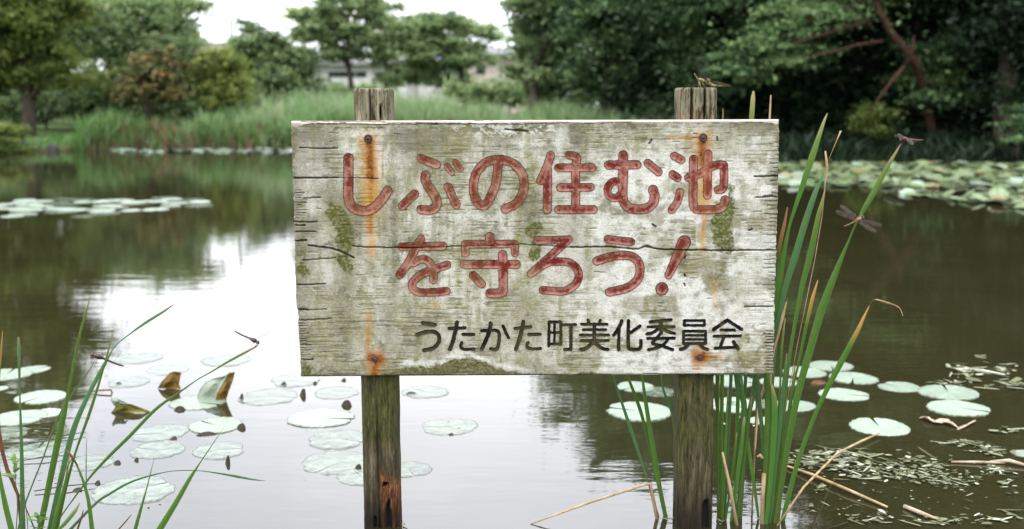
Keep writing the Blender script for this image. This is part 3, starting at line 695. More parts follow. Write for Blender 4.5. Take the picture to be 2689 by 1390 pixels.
# nails
for i, (nx, ny) in enumerate(NAILS):
    c0 = P(nx, ny, YB); r = 0.0098 if i < 2 else 0.0078
    mb = MB(); V = []; F = []
    prof = [(1.0, 0.001), (1.06, -0.0015), (0.98, -0.0040), (0.78, -0.0055), (0.74, -0.0048), (0.46, -0.0046), (0.42, -0.0058), (0.0, -0.0062)]
    S_ = 20
    for pr, dy in prof:
        for k in range(S_):
            a = 2 * math.pi * k / S_; V.append((c0[0] + r * pr * math.cos(a), YB + dy * (1 if i < 2 else 0.55), c0[2] + r * pr * math.sin(a)))
    for j in range(len(prof) - 1):
        for k in range(S_):
            F.append((j * S_ + k, j * S_ + (k + 1) % S_, (j + 1) * S_ + (k + 1) % S_, (j + 1) * S_ + k))
    mb.add(V, F); mb.build('nail', M['nail'], sign, smooth=True)

# lettering: each character a sheet of paint from its strokes
def crop(ox, oy, s): return lambda pts: [(ox + p[0] / s, oy + p[1] / s) for p in pts]
def make_char(strokes, conv, s, mat, step, label):
    segs = []
    for st in strokes:
        w = st[0]; pts = conv(st[1]); ws = [w] * len(pts) if not isinstance(w, (tuple, list)) else w
        if len(pts) > 2 and len(st) < 3:            # smooth curve through the points
            q = np.array(pts); tt = np.arange(len(q)); fine = np.linspace(0, len(q) - 1, (len(q) - 1) * 5 + 1); out = []
            for f in fine:
                i = min(int(f), len(q) - 2); u = f - i
                p0 = q[max(i - 1, 0)]; p1 = q[i]; p2 = q[i + 1]; p3 = q[min(i + 2, len(q) - 1)]
                out.append(0.5 * ((2 * p1) + (-p0 + p2) * u + (2 * p0 - 5 * p1 + 4 * p2 - p3) * u * u + (-p0 + 3 * p1 - 3 * p2 + p3) * u ** 3))
            ws = list(np.interp(fine, tt, ws)); pts = [tuple(o) for o in out]
        if len(pts) == 1: segs.append((pts[0], pts[0], ws[0] / s / 2, ws[0] / s / 2))
        for a, b, wa, wb in zip(pts[:-1], pts[1:], ws[:-1], ws[1:]): segs.append((a, b, wa / s / 2, wb / s / 2))
    al = np.array([q for a, b, _, _ in segs for q in (a, b)]); R = max(max(q[2], q[3]) for q in segs) + 2 * step
    xs = np.arange(al[:, 0].min() - R, al[:, 0].max() + R, step); ys = np.arange(al[:, 1].min() - R, al[:, 1].max() + R, step)
    X, Y = np.meshgrid(xs, ys)
    sd_ = np.full(X.shape, 1e9); hwid = np.full(X.shape, 1.0)
    for a, b, ra, rb in segs:
        d, tq = seg_dist(X, Y, a, b); rr = ra + (rb - ra) * tq; dd = d - rr
        m = dd < sd_; sd_ = np.where(m, dd, sd_); hwid = np.where(m, rr, hwid)
    sd_ = sd_ + (vnoise(X / 3.0, Y / 3.0, 31) - 0.5) * 1.5
    V = []; F = []; E = []; vid = {}
    ny, nx = X.shape
    def vert(key, x, y, e):
        if key not in vid: vid[key] = len(V); V.append((x, y)); E.append(e)
        return vid[key]
    inside = sd_ < 0
    anyc = inside[:-1, :-1] | inside[1:, :-1] | inside[:-1, 1:] | inside[1:, 1:]
    for j, i in zip(*np.nonzero(anyc)):
        cs = [(j, i), (j, i + 1), (j + 1, i + 1), (j + 1, i)]; poly = []
        for q in range(4):
            A, B = cs[q], cs[(q + 1) % 4]; sa, sb = sd_[A], sd_[B]
            if sa < 0: poly.append(vert(A, X[A], Y[A], -sa / hwid[A]))
            if (sa < 0) != (sb < 0):
                u = sa / (sa - sb); key = (A, B) if A < B else (B, A)
                poly.append(vert(key, X[A] + u * (X[B] - X[A]), Y[A] + u * (Y[B] - Y[A]), 0.0))
        if len(poly) >= 3: F.append(poly[::-1])
    V = np.array(V); E = np.clip(np.array(E), 0, 1)
    mk_ = board_masks(V[:, 0], V[:, 1])
    Pt = P(V[:, 0], V[:, 1], YB - 0.0011)
    Pt[:, 1] += 0.0035 * sstep(0.5, 1.0, mk_['rust'][:, 2])
    o = mesh_obj('character', Pt, F, mat, board_parent, {'edge': E, 'rust': mk_['rust'], 'wear': mk_['wear']})
    o['label'] = label
    return o
board_parent = sign
A_ = crop(860, 370, 4.770); B_ = crop(1380, 370, 4.6); C_ = crop(1020, 590, 6.055); D_ = crop(1360, 590, 5.367); E_ = crop(1060, 820, 5.6); G_ = crop(1500, 820, 5.367)
RED = [
 (A_, 4.77, 'hiragana shi', [(128, [(262, 215), (262, 480), (260, 690), (285, 795), (360, 858), (450, 877), (540, 862), (620, 805), (690, 720), (752, 628)])]),
 (A_, 4.77, 'hiragana bu', [(112, [(1172, 218), (1365, 300)]), (76, [(1497, 312), (1558, 398)]), (78, [(1602, 267), (1666, 352)]),
    (118, [(1228, 432), (1228, 500), (1275, 590), (1338, 680), (1370, 760), (1355, 832), (1290, 868), (1172, 860)]), (112, [(938, 812), (1090, 668)]), (112, [(1510, 578), (1560, 690), (1612, 800)])]),
 (A_, 4.77, 'hiragana no', [(116, [(2140, 245), (2128, 400), (2100, 560), (2050, 685), (1995, 790), (1940, 815), (1878, 765), (1837, 670), (1828, 560), (1848, 440), (1903, 340), (1990, 268), (2090, 238), (2190, 236), (2300, 270), (2390, 340), (2445, 430), (2463, 540), (2448, 640), (2408, 730), (2340, 800), (2228, 852)])]),
 (B_, 4.6, 'kanji for live', [(104, [(303, 172), (255, 320), (178, 485)]), (108, [(268, 350), (263, 825)]), (104, [(532, 172), (618, 200), (612, 262)]), (104, [(398, 326), (806, 325)]), (104, [(422, 566), (784, 561)]), (108, [(400, 830), (818, 830)]), (108, [(606, 330), (604, 830)])]),
 (B_, 4.6, 'hiragana mu', [(112, [(1002, 292), (1345, 288)]), (120, [(1180, 172), (1180, 400), (1172, 640), (1190, 745), (1260, 812), (1380, 828), (1475, 808), (1540, 750), (1560, 670), (1540, 590)]),
    (98, [(1160, 505), (1085, 488), (1022, 520), (990, 590), (1010, 662), (1085, 692), (1150, 650)]), (104, [(1478, 268), (1605, 376)])]),
 (B_, 4.6, 'kanji for pond', [(100, [(1795, 180), (1882, 228)]), (104, [(1778, 405), (1836, 446)]), (98, [(1865, 618), (1835, 735), (1765, 835)]),
    (108, [(2030, 222), (2026, 500), (2024, 740), (2050, 815), (2120, 832), (2320, 825), (2390, 785), (2410, 712)]), (104, [(1968, 442), (2100, 398), (2210, 330), (2310, 292), (2385, 290), (2398, 340), (2394, 540), (2370, 585), (2325, 590)]), (106, [(2205, 158), (2196, 658)])]),
 (C_, 6.055, 'hiragana wo', [(140, [(212, 352), (870, 340)]), (138, [(518, 228), (450, 340), (400, 440), (325, 590), (182, 795)]), (132, [(400, 612), (470, 568), (560, 548), (635, 585), (690, 660), (714, 750), (712, 880)]), (134, [(935, 640), (760, 700), (600, 752), (465, 830), (385, 920), (378, 990), (428, 1052), (520, 1077), (700, 1077), (920, 1058)])]),
 (C_, 6.055, 'kanji for protect', [(150, [(1610, 192), (1610, 300)]), (130, [(1222, 458), (1222, 310), (2008, 306), (2010, 450)], 1), (146, [(1206, 632), (2034, 632)]), (150, [(1815, 478), (1825, 800), (1825, 990), (1800, 1080), (1612, 1092)]), (136, [(1345, 802), (1482, 945)])]),
 (D_, 5.367, 'hiragana ro', [(116, [(272, 222), (715, 212), (185, 690)], 1), (118, [(185, 690), (310, 600), (450, 532), (640, 522), (760, 552), (835, 630), (858, 725), (825, 820), (750, 892), (620, 940), (352, 922)])]),
 (D_, 5.367, 'hiragana u', [(118, [(1265, 205), (1595, 245)]), (130, [(1115, 512), (1300, 455), (1500, 432), (1630, 462), (1703, 540), (1722, 650), (1692, 760), (1620, 842), (1500, 905), (1290, 952)])]),
 (D_, 5.367, 'exclamation mark', [((190, 150, 108), [(2345, 245), (2230, 490), (2118, 718)]), (188, [(2030, 906)])]),
]
BLACK = [
 (E_, 5.6, 'small hiragana u', [(52, [(278, 157), (460, 185)]), (58, [(202, 330), (300, 297), (430, 287), (500, 322), (523, 390), (500, 470), (420, 535), (300, 560)])]),
 (E_, 5.6, 'small hiragana ta', [(50, [(670, 240), (900, 230)]), (60, [(785, 152), (765, 260), (725, 420), (680, 545)]), (50, [(870, 328), (1028, 328)]), (46, [(855, 450), (838, 500), (862, 535), (940, 548), (1035, 540)])]),
 (E_, 5.6, 'small hiragana ka', [(58, [(1280, 165), (1265, 260), (1220, 390), (1148, 540)]), (50, [(1146, 275), (1280, 268), (1355, 266), (1400, 300), (1404, 400), (1385, 515), (1340, 550), (1282, 540)]), (48, [(1460, 207), (1540, 375)])]),
 (E_, 5.6, 'small hiragana ta', [(50, [(1640, 240), (1870, 215)]), (60, [(1760, 142), (1745, 230), (1700, 400), (1652, 545)]), (50, [(1842, 328), (2003, 325)]), (46, [(1830, 445), (1810, 490), (1825, 525), (1900, 540), (2012, 535)])]),
 (E_, 5.6, 'kanji for town', [(44, [(2132, 495), (2140, 142), (2312, 142), (2312, 472)], 1), (40, [(2140, 468), (2312, 468)]), (36, [(2218, 145), (2218, 468)]), (36, [(2140, 300), (2312, 300)]), (44, [(2345, 187), (2528, 183)]), (50, [(2460, 190), (2460, 545), (2370, 548)], 1)]),
 (G_, 5.367, 'kanji for beauty', [(44, [(238, 112), (254, 160)]), (44, [(410, 112), (394, 160)]), (42, [(145, 170), (508, 170)]), (40, [(167, 247), (488, 247)]), (42, [(130, 322), (525, 322)]), (42, [(136, 402), (518, 402)]), (50, [(325, 170), (325, 420)]), (50, [(322, 400), (260, 472), (200, 515), (135, 525)]), (50, [(322, 415), (390, 480), (460, 515), (515, 525)])]),
 (G_, 5.367, 'kanji for change', [(50, [(710, 122), (680, 205), (600, 325)]), (48, [(674, 230), (668, 528)]), (50, [(808, 122), (804, 300), (804, 470), (832, 520), (950, 518), (980, 478), (982, 402)]), (46, [(970, 195), (835, 292)])]),
 (G_, 5.367, 'kanji for entrust', [(46, [(1112, 138), (1410, 106)]), (42, [(1080, 208), (1452, 206)]), (46, [(1265, 115), (1270, 290)]), (46, [(1225, 240), (1150, 288), (1068, 305)]), (46, [(1305, 240), (1380, 282), (1455, 300)]), (44, [(1076, 370), (1452, 366)]), (46, [(1255, 305), (1200, 372), (1148, 440), (1260, 468), (1350, 500), (1430, 530)]), (46, [(1370, 372), (1320, 440), (1240, 492), (1090, 530)])]),
 (G_, 5.367, 'kanji for member', [(40, [(1592, 118), (1878, 118), (1878, 186), (1592, 186), (1592, 118)], 1), (42, [(1582, 268), (1893, 268), (1893, 442), (1582, 442), (1582, 268)], 1), (36, [(1582, 326), (1893, 326)]), (36, [(1582, 384), (1893, 384)]), (50, [(1650, 455), (1600, 505), (1538, 525)]), (50, [(1812, 455), (1862, 505), (1920, 525)])]),
 (G_, 5.367, 'kanji for meeting', [(50, [(2005, 246), (2200, 112), (2400, 242)], 1), (42, [(2110, 252), (2300, 252)]), (44, [(2016, 340), (2385, 335)]), (46, [(2145, 365), (2100, 495)]), (44, [(2030, 507), (2330, 492)]), (52, [(2290, 420), (2352, 515)])]),
]
for cv, s, nm, st in RED: make_char(st, cv, s, M['red_ink'], 1.7, 'faded red ' + nm)
for cv, s, nm, st in BLACK: make_char(st, cv, s, M['black_ink'], 1.15, 'black ' + nm)
# ------------------------------------------------------------------ buildings beyond the trees
def house(label, x0, x1, y_eave, y_ridge, Y, wall, roof, wins, name='house', depth=8.0, flat=False):
    a = P(x0, y_eave, Y); b = P(x1, y_eave, Y); zr = P(x0, y_ridge, Y + depth / 2)[2]; z0 = ground_z(a[0], Y) - 0.1; ze = a[2]
    h = empty(name, ((a[0] + b[0]) / 2, Y + depth / 2, z0), label, 'house')
    mb = MB(); mb.box((a[0], Y, z0), (b[0], Y + depth, ze)); mb.build('wall', wall, h)
    ov = 0.45; mb = MB()
    if flat: mb.box((a[0] - ov, Y - ov, ze + 0.003), (b[0] + ov, Y + depth + ov, zr))
    else:
        xl, xr, yf, yb, ym = a[0] - ov, b[0] + ov, Y - ov, Y + depth + ov, Y + depth / 2; zb = ze + 0.01; th = 0.16
        V = [(xl, yf, zb), (xr, yf, zb), (xr, yb, zb), (xl, yb, zb), (xl, yf, zb + th), (xr, yf, zb + th), (xr, yb, zb + th), (xl, yb, zb + th), (xl, ym, zr), (xr, ym, zr)]
        mb.add(V, [(0, 3, 2, 1), (0, 1, 5, 4), (1, 2, 6, 5), (2, 3, 7, 6), (3, 0, 4, 7), (4, 5, 9, 8), (6, 7, 8, 9), (5, 6, 9), (7, 4, 8)])
    mb.build('roof', roof, h)
    for (wx0, wx1, wy0, wy1) in wins:
        p = P(wx0, wy1, Y); q = P(wx1, wy0, Y)
        mb = MB(); mb.box((p[0], Y - 0.03, p[2]), (q[0], Y + 0.05, q[2])); mb.build('window', M['window'], h)
house('white house with a dark strip of windows behind the airy tree left of centre', 815, 1065, 174, 150, 58, M['white_wall'], M['roof_grey'], [(862, 962, 188, 203), (985, 1030, 190, 206), (850, 900, 222, 250)])
house('pinkish pale house seen through the trees right of centre', 1228, 1385, 150, 124, 62, M['pink_wall'], M['roof_grey'], [(1250, 1275, 170, 195), (1330, 1352, 172, 198)])
house('cream house with a brown gabled roof behind the trees at left', 508, 612, 147, 112, 52, M['cream_wall'], M['roof_brown'], [(530, 552, 170, 195)])
house('low white building low behind the trunks at the far left', -60, 205, 246, 234, 55, M['white_wall'], M['roof_grey'], [(20, 60, 258, 276), (150, 172, 258, 276)], flat=True)
house('small white house with a blue tiled roof between two airy trees', 1075, 1190, 186, 148, 70, M['white_wall'], M['roof_blue'], [(1105, 1130, 200, 220)])
mb = MB(); pb_ = P(607, 280, 50); pt_ = P(606, -40, 50); mb.tube([(pb_[0], 50, 0.3), (pt_[0], 50, pt_[2])], [0.09, 0.06], 8)
for zf in (0.90, 0.94): mb.tube([(pb_[0] - 0.7, 50, pt_[2] * zf), (pb_[0] + 0.7, 50, pt_[2] * zf)], 0.035, 6)
tag(mb.build('utility_pole', M['pole'], origin=(pb_[0], 50, 0.3)), 'thin grey utility pole rising against the white sky at left', 'utility pole')

# ------------------------------------------------------------------ trees
def leaf_cloud(rng, clumps, n_total, size, flat_bias, tint_rng):
    """clumps: (x,y,z,rx,ry,rz) in metres; many small leaf faces spread through each clump"""
    C = np.array(clumps); vol = (C[:, 3] * C[:, 4] * C[:, 5]) ** 0.72; cnt = np.maximum((n_total * vol / vol.sum()).astype(int), 12)
    cen = []; tin = []
    for c, k in zip(C, cnt):
        nt = 16                                              # twigs of the clump; leaves gather along them and stray between
        tw = rng.normal(size=(nt, 3)); tw /= np.linalg.norm(tw, axis=1)[:, None]; tw *= (0.35 + 0.85 * rng.random(nt) ** 0.7)[:, None]
        w_ = rng.integers(0, nt, k); f_ = rng.random(k) ** 0.55
        p = tw[w_] * f_[:, None] + rng.normal(size=(k, 3)) * (0.04 + 0.12 * f_)[:, None]
        st = rng.random(k) < 0.14; p[st] = rng.normal(size=(st.sum(), 3)) * 0.62
        p *= 1.12
        cen.append(c[:3] + p * c[3:6]); t0 = rng.uniform(*tint_rng)
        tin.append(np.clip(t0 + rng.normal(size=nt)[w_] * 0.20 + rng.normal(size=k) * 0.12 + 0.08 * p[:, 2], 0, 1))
    cen = np.concatenate(cen); tin = np.concatenate(tin); n = len(cen)
    nor = rng.normal(size=(n, 3)); nor[:, 2] = np.abs(nor[:, 2]) + flat_bias; nor /= np.linalg.norm(nor, axis=1)[:, None]
    u = np.cross(nor, rng.normal(size=(n, 3))); u /= np.linalg.norm(u, axis=1)[:, None]; v = np.cross(nor, u)
    s = size * rng.uniform(0.6, 1.35, n)[:, None]
    V = np.stack([cen - u * s, cen - v * s * 0.48, cen + u * s, cen + v * s * 0.48], 1).reshape(-1, 3)
    return V, np.arange(4 * n).reshape(n, 4), np.repeat(tin, 4)

TREE_SEED = [100]
def tree(label, Y, trunk, clumps, auto, n, leaf, mat, bark='bark', tint=(0.2, 0.8), flat=0.55, spread=0.9, r0=0.12, name='tree', cat='tree', group=None, limbs=14, dens=3.4, lsz=0.80, fb=0.35, tdy=0.0, base=None):
    """trunk, clumps, auto in photo pixels at distance Y (the crown has its own depth there)"""
    TREE_SEED[0] += 1; rng = np.random.default_rng(TREE_SEED[0]); m = Y / FPX
    cl = []
    for (x, y, rx, ry) in clumps:
        p = P(x, y, Y); cl.append((p[0], Y + rng.normal() * 0.3 * spread, p[2], rx * m, max(rx, ry) * m * 0.8, ry * m))
    if auto:
        for (ax, ay, arx, ary, k, cr) in auto:
            for _ in range(k):
                d = rng.normal(size=3); d /= np.linalg.norm(d); r = 0.30 + 0.70 * rng.random() ** 0.5
                p = P(ax + d[0] * r * arx, ay + d[2] * r * ary, Y); q = cr * rng.uniform(0.65, 1.4)
                cl.append((p[0], Y + d[1] * r * arx * m * spread, max(p[2], 0.5), q * m, q * m, q * m * flat))
    tp = np.array([P(x, y, Y) for x, y in trunk]); gz = ground_z(tp[0][0], Y); tp[0][2] = gz - 0.15
    o = empty(name, (tp[0][0], Y, gz), label, cat, group)
    tp[:, 1] += tdy; mb = MB(); k = len(tp); fine = []
    for i in range(k - 1):
        for u in np.linspace(0, 1, 5, endpoint=False): fine.append(tp[i] * (1 - u) + tp[i + 1] * u)
    fine = np.array(fine + [tp[-1]]); fine[2:, 0] += rng.normal(size=len(fine) - 2) * r0 * 0.12; fine[2:, 1] += rng.normal(size=len(fine) - 2) * r0 * 0.2
    mb.tube(fine, np.linspace(r0, r0 * 0.35, len(fine)), 9)
    order = rng.permutation(len(cl))[:limbs]
    for j in order:
        c = np.array(cl[j][:3]); below = [i for i in range(len(fine)) if fine[i][2] < c[2] - 0.05 * abs(c[0] - fine[i][0])] or [1]
        i0 = max(1, int(below[-1] * rng.uniform(0.55, 1.0))); a = fine[i0]; mid = (a + c) / 2 + np.array([0, 0, 0.12 * np.linalg.norm(c - a)]) + rng.normal(size=3) * 0.06
        rr = r0 * rng.uniform(0.22, 0.42); mb.tube([a, (a + mid) / 2 + rng.normal(size=3) * 0.03, mid, (mid + c) / 2 + rng.normal(size=3) * 0.04, c], [rr, rr * 0.8, rr * 0.6, rr * 0.4, rr * 0.18], 6)
    mb.build('trunk', M[bark], o, smooth=True)
    V, F, T = leaf_cloud(rng, cl, int(n * dens), leaf * lsz, fb, tint)
    mesh_obj('crown', V, F, M[mat], o, {'tint': T})
    return o


G1 = 'trees on the far bank'
tree('large dark olive tree filling the upper left corner', 29, [(75, 345), (72, 200), (60, -60), (40, -350)], [(40, 160, 110, 50), (150, 120, 90, 45), (130, 200, 90, 40), (10, 60, 120, 60), (200, 20, 80, 40), (250, 215, 60, 30)],
     [(-20, -170, 200, 400, 80, 58), (60, 130, 180, 120, 26, 46)], 19000, 0.105, 'leaf_yel', tint=(0.0, 0.5), group=G1, r0=0.2)
tree('big layered green tree with sky showing through, second from the left', 34, [(283, 345), (290, 230), (300, 140), (335, 60), (350, 0)], [(200, 60, 90, 30), (300, 30, 100, 30), (420, 60, 90, 30), (240, 130, 70, 26), (470, 110, 70, 26), (380, 140, 80, 26), (500, 165, 60, 26), (440, 205, 90, 34), (520, 20, 50, 24), (330, 205, 90, 34), (200, 215, 70, 30), (560, 140, 30, 16), (260, 270, 100, 30)],
     [(340, 50, 190, 85, 34, 40), (330, 150, 215, 100, 26, 38)], 15000, 0.105, 'leaf_mid', tint=(0.20, 0.95), group=G1, r0=0.17, flat=0.58)
tree('small olive tree with rusty orange tips before the big green trees', 28.6, [(383, 335), (388, 280), (398, 220), (410, 180)], [(345, 220, 45, 18), (400, 190, 50, 22), (450, 220, 40, 20), (335, 255, 30, 14), (420, 245, 45, 20), (470, 250, 30, 16), (380, 160, 30, 16)],
     [(400, 215, 105, 90, 20, 21), (400, 150, 70, 30, 8, 14)], 4200, 0.08, 'leaf_rust', tint=(0.0, 0.68), group=G1, r0=0.085)
tree('bushy yellow green tree below the cream house', 29.5, [(560, 330), (565, 270), (575, 190)], [(520, 200, 45, 24), (580, 180, 50, 28), (620, 225, 35, 24), (550, 240, 60, 28), (600, 250, 50, 24)],
     [(570, 215, 85, 80, 14, 22), (560, 160, 60, 30, 6, 14)], 4000, 0.08, 'leaf_yel', tint=(0.25, 0.95), group=G1, r0=0.09)
tree('dark bushy tree with a narrow lighter top left of the sign', 38, [(668, 320), (668, 240), (660, 120), (655, 70)], [(655, 85, 42, 24), (690, 110, 34, 20), (625, 130, 40, 26), (690, 160, 60, 32), (760, 195, 70, 34), (700, 220, 80, 36), (650, 205, 60, 34), (810, 220, 40, 26), (770, 150, 40, 20), (640, 60, 24, 14), (730, 240, 110, 30)],
     [(690, 180, 115, 85, 30, 36)], 9500, 0.10, 'leaf_mid', tint=(0.0, 0.6), group=G1, r0=0.14)
tree('airy light green tree rising above the left end of the sign', 40, [(925, 300), (922, 230), (912, 150), (940, 40), (935, -60)], [(860, 40, 55, 22), (930, 10, 60, 26), (1000, 45, 50, 22), (850, 100, 50, 20), (930, 95, 70, 24), (1010, 110, 50, 22), (890, 140, 60, 16), (985, 150, 50, 18), (1035, 85, 36, 16), (890, -40, 60, 26), (960, -70, 50, 26), (1020, 215, 34, 18), (1030, 180, 30, 16)],
     [(930, 45, 165, 110, 44, 27)], 12500, 0.10, 'leaf_mid', tint=(0.35, 1.0), group=G1, r0=0.12, flat=0.4, limbs=18)
tree('light green spreading tree in the middle above the sign', 42, [(1212, 300), (1222, 230), (1200, 160), (1160, 90), (1150, 60)], [(1090, 75, 60, 22), (1160, 55, 60, 20), (1230, 75, 50, 20), (1075, 120, 44, 20), (1140, 120, 70, 22), (1220, 125, 60, 22), (1110, 165, 50, 20), (1190, 170, 60, 22), (1285, 95, 34, 16), (1160, 215, 44, 20), (1220, 215, 30, 18), (1075, 205, 50, 20), (1325, 225, 30, 18)],
     [(1165, 115, 150, 80, 44, 25)], 11500, 0.10, 'leaf_mid', tint=(0.35, 1.0), group=G1, r0=0.12, flat=0.4, limbs=18)
tree('dark trunked tree standing just right of the open sky', 30, [(1402, 310), (1404, 255), (1400, 205), (1425, 120), (1440, -20), (1435, -200)], [(1365, 60, 36, 22), (1390, 10, 40, 24), (1420, 90, 60, 30), (1370, 130, 40, 22), (1440, 150, 60, 28), (1350, 190, 36, 20), (1420, 200, 40, 20), (1480, 60, 60, 40), (1500, 190, 40, 26), (1400, -60, 70, 40), (1385, -120, 50, 30)],
     [(1440, -70, 105, 220, 46, 44)], 12500, 0.09, 'leaf_mid', tint=(0.0, 0.70), group=G1, r0=0.17)
tree('young light green tree low between the dark trunk and the dark wood', 31, [(1495, 320), (1495, 270), (1490, 200)], [(1440, 190, 40, 26), (1500, 170, 50, 26), (1550, 200, 44, 26), (1460, 230, 50, 24), (1530, 240, 50, 24), (1400, 225, 36, 22)], [(1485, 205, 85, 55, 12, 26)], 4200, 0.09, 'leaf_mid', tint=(0.2, 0.8), group=G1, r0=0.07)
G2 = 'trees of the dark wood on the right bank'
tree('dense green tree with drooping boughs, leftmost of the dark wood', 27, [(1600, 330), (1605, 150), (1620, -100), (1630, -380)], [(1560, 70, 80, 40), (1620, 130, 90, 34), (1540, 180, 70, 30), (1640, 200, 100, 36), (1700, 60, 90, 40), (1580, 250, 80, 28), (1680, 255, 70, 26), (1520, 30, 50, 34), (1720, 140, 90, 34), (1560, 20, 60, 30)],
     [(1635, -150, 165, 380, 110, 62)], 24000, 0.085, 'leaf_pine', tint=(0.05, 0.85), group=G2, r0=0.2, limbs=20)
tree('dark evergreen rising behind the right post of the sign', 24.5, [(1850, 370), (1850, 100), (1860, -150), (1860, -440)], [(1800, 60, 110, 40), (1860, 130, 110, 40), (1790, 190, 80, 36), (1890, 230, 100, 40), (1830, 300, 90, 40), (1930, 320, 100, 40), (1760, 280, 90, 40), (1700, 320, 80, 30)],
     [(1860, -170, 185, 410, 110, 72)], 21000, 0.085, 'leaf_pine', tint=(0.0, 0.5), group=G2, r0=0.22, limbs=16)
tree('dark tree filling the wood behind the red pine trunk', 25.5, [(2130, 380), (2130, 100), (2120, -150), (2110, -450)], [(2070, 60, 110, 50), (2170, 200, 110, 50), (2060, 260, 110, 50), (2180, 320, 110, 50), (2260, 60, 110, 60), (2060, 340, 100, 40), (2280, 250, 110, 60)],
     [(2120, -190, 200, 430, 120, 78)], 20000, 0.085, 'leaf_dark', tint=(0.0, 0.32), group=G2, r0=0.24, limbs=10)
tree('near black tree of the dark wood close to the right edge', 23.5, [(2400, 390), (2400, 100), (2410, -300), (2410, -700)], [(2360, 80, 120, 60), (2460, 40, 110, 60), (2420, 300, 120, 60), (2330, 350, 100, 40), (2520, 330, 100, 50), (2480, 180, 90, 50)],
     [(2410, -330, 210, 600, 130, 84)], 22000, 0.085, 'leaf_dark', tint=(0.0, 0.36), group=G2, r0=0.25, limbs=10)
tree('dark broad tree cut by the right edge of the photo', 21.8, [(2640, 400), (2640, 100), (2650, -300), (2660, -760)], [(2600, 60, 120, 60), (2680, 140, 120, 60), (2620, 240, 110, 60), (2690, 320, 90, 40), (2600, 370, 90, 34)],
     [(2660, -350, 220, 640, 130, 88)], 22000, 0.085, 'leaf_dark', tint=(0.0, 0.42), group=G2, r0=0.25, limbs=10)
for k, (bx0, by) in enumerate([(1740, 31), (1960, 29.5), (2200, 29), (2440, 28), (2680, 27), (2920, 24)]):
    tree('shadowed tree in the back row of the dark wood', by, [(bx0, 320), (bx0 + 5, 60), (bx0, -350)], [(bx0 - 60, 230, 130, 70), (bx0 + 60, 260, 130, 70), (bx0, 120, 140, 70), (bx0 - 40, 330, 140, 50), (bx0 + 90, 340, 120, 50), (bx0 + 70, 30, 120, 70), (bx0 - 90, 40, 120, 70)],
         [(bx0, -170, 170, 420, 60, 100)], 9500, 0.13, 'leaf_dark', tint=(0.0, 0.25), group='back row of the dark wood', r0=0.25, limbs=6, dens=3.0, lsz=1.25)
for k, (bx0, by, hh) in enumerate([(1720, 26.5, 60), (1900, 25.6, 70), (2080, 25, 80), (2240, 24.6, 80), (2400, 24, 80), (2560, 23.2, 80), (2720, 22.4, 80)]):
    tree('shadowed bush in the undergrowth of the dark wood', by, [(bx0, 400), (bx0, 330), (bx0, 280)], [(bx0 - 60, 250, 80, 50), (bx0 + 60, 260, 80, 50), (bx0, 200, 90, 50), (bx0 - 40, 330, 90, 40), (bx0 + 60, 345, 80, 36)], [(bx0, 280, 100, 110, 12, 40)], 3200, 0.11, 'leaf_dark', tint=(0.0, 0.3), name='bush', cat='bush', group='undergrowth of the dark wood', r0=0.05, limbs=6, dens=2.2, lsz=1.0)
for k, (bx0, by, yt) in enumerate([(-70, 37, 200), (90, 38.5, 190), (240, 37.5, 190), (400, 39, 185), (540, 38, 200)]):
    tree('dark bush in the shade below the tall trees at left', by, [(bx0, 320), (bx0, 280), (bx0, 240)], [(bx0 - 50, yt + 40, 60, 36), (bx0 + 50, yt + 50, 60, 36), (bx0, yt + 10, 60, 30), (bx0 - 20, yt + 80, 80, 36)], [(bx0, yt + 60, 95, 70, 12, 34)], 3000, 0.10, 'leaf_mid', tint=(0.0, 0.35), name='bush', cat='bush', group='dark bushes below the left trees', r0=0.06, limbs=6, dens=3.0, lsz=0.85)
# the leaning red pine in front of the dark wood
pine = tree('leaning red barked pine with long drooping boughs in the dark wood', 22.3, [(2490, 400), (2440, 270), (2378, 168), (2304, 86), (2270, 20), (2230, -150), (2200, -330)],
     [(2150, 45, 120, 26), (2230, 10, 110, 30), (2075, 85, 100, 22), (2000, 118, 80, 20), (2110, 130, 90, 20), (1950, 150, 80, 18), (2050, 165, 80, 18), (1905, 190, 60, 16), (1985, 200, 60, 16), (2160, 155, 40, 16), (2060, 30, 80, 22),
      (2440, 155, 60, 26), (2480, 200, 70, 28), (2410, 210, 50, 24), (2530, 250, 70, 26), (2440, 260, 70, 24), (2390, 120, 40, 20), (2500, 120, 70, 26), (2350, -30, 90, 30)],
     [(2230, -200, 200, 190, 30, 60)], 17500, 0.075, 'leaf_pine', bark='bark_red', tint=(0.40, 1.0), group=G2, r0=0.10, flat=0.3, limbs=0, fb=0.5, tdy=np.array([0.5, 0.2, -0.6, -0.7, -0.7, -0.3, 0.0]))
mb = MB()
for pts, r in [([(2378, 170), (2340, 215), (2308, 258), (2282, 305)], 0.036), ([(2285, 55), (2220, 72), (2150, 95), (2080, 115)], 0.055), ([(2318, 108), (2250, 118), (2185, 138), (2110, 150)], 0.032), ([(2378, 172), (2395, 140), (2400, 95)], 0.05), ([(2262, 5), (2200, 30), (2120, 55)], 0.04)]:
    q = [P(x, y, 21.6 - 0.10 * i) for i, (x, y) in enumerate(pts)]; mb.tube(q, np.linspace(r, r * 0.35, len(q)), 7)
mb.build('branch', M['bark_red'], pine, smooth=True)
tree('small yellowish brown shrub at the foot of the red pine', 21.9, [(2285, 400), (2290, 340), (2300, 290)], [(2290, 290, 40, 18), (2330, 300, 36, 16), (2270, 330, 30, 16), (2250, 320, 30, 14), (2300, 345, 40, 14)], [(2295, 315, 55, 40, 6, 18)], 1100, 0.06, 'leaf_yel', tint=(0.0, 0.35), name='shrub', cat='shrub', r0=0.04, limbs=6)
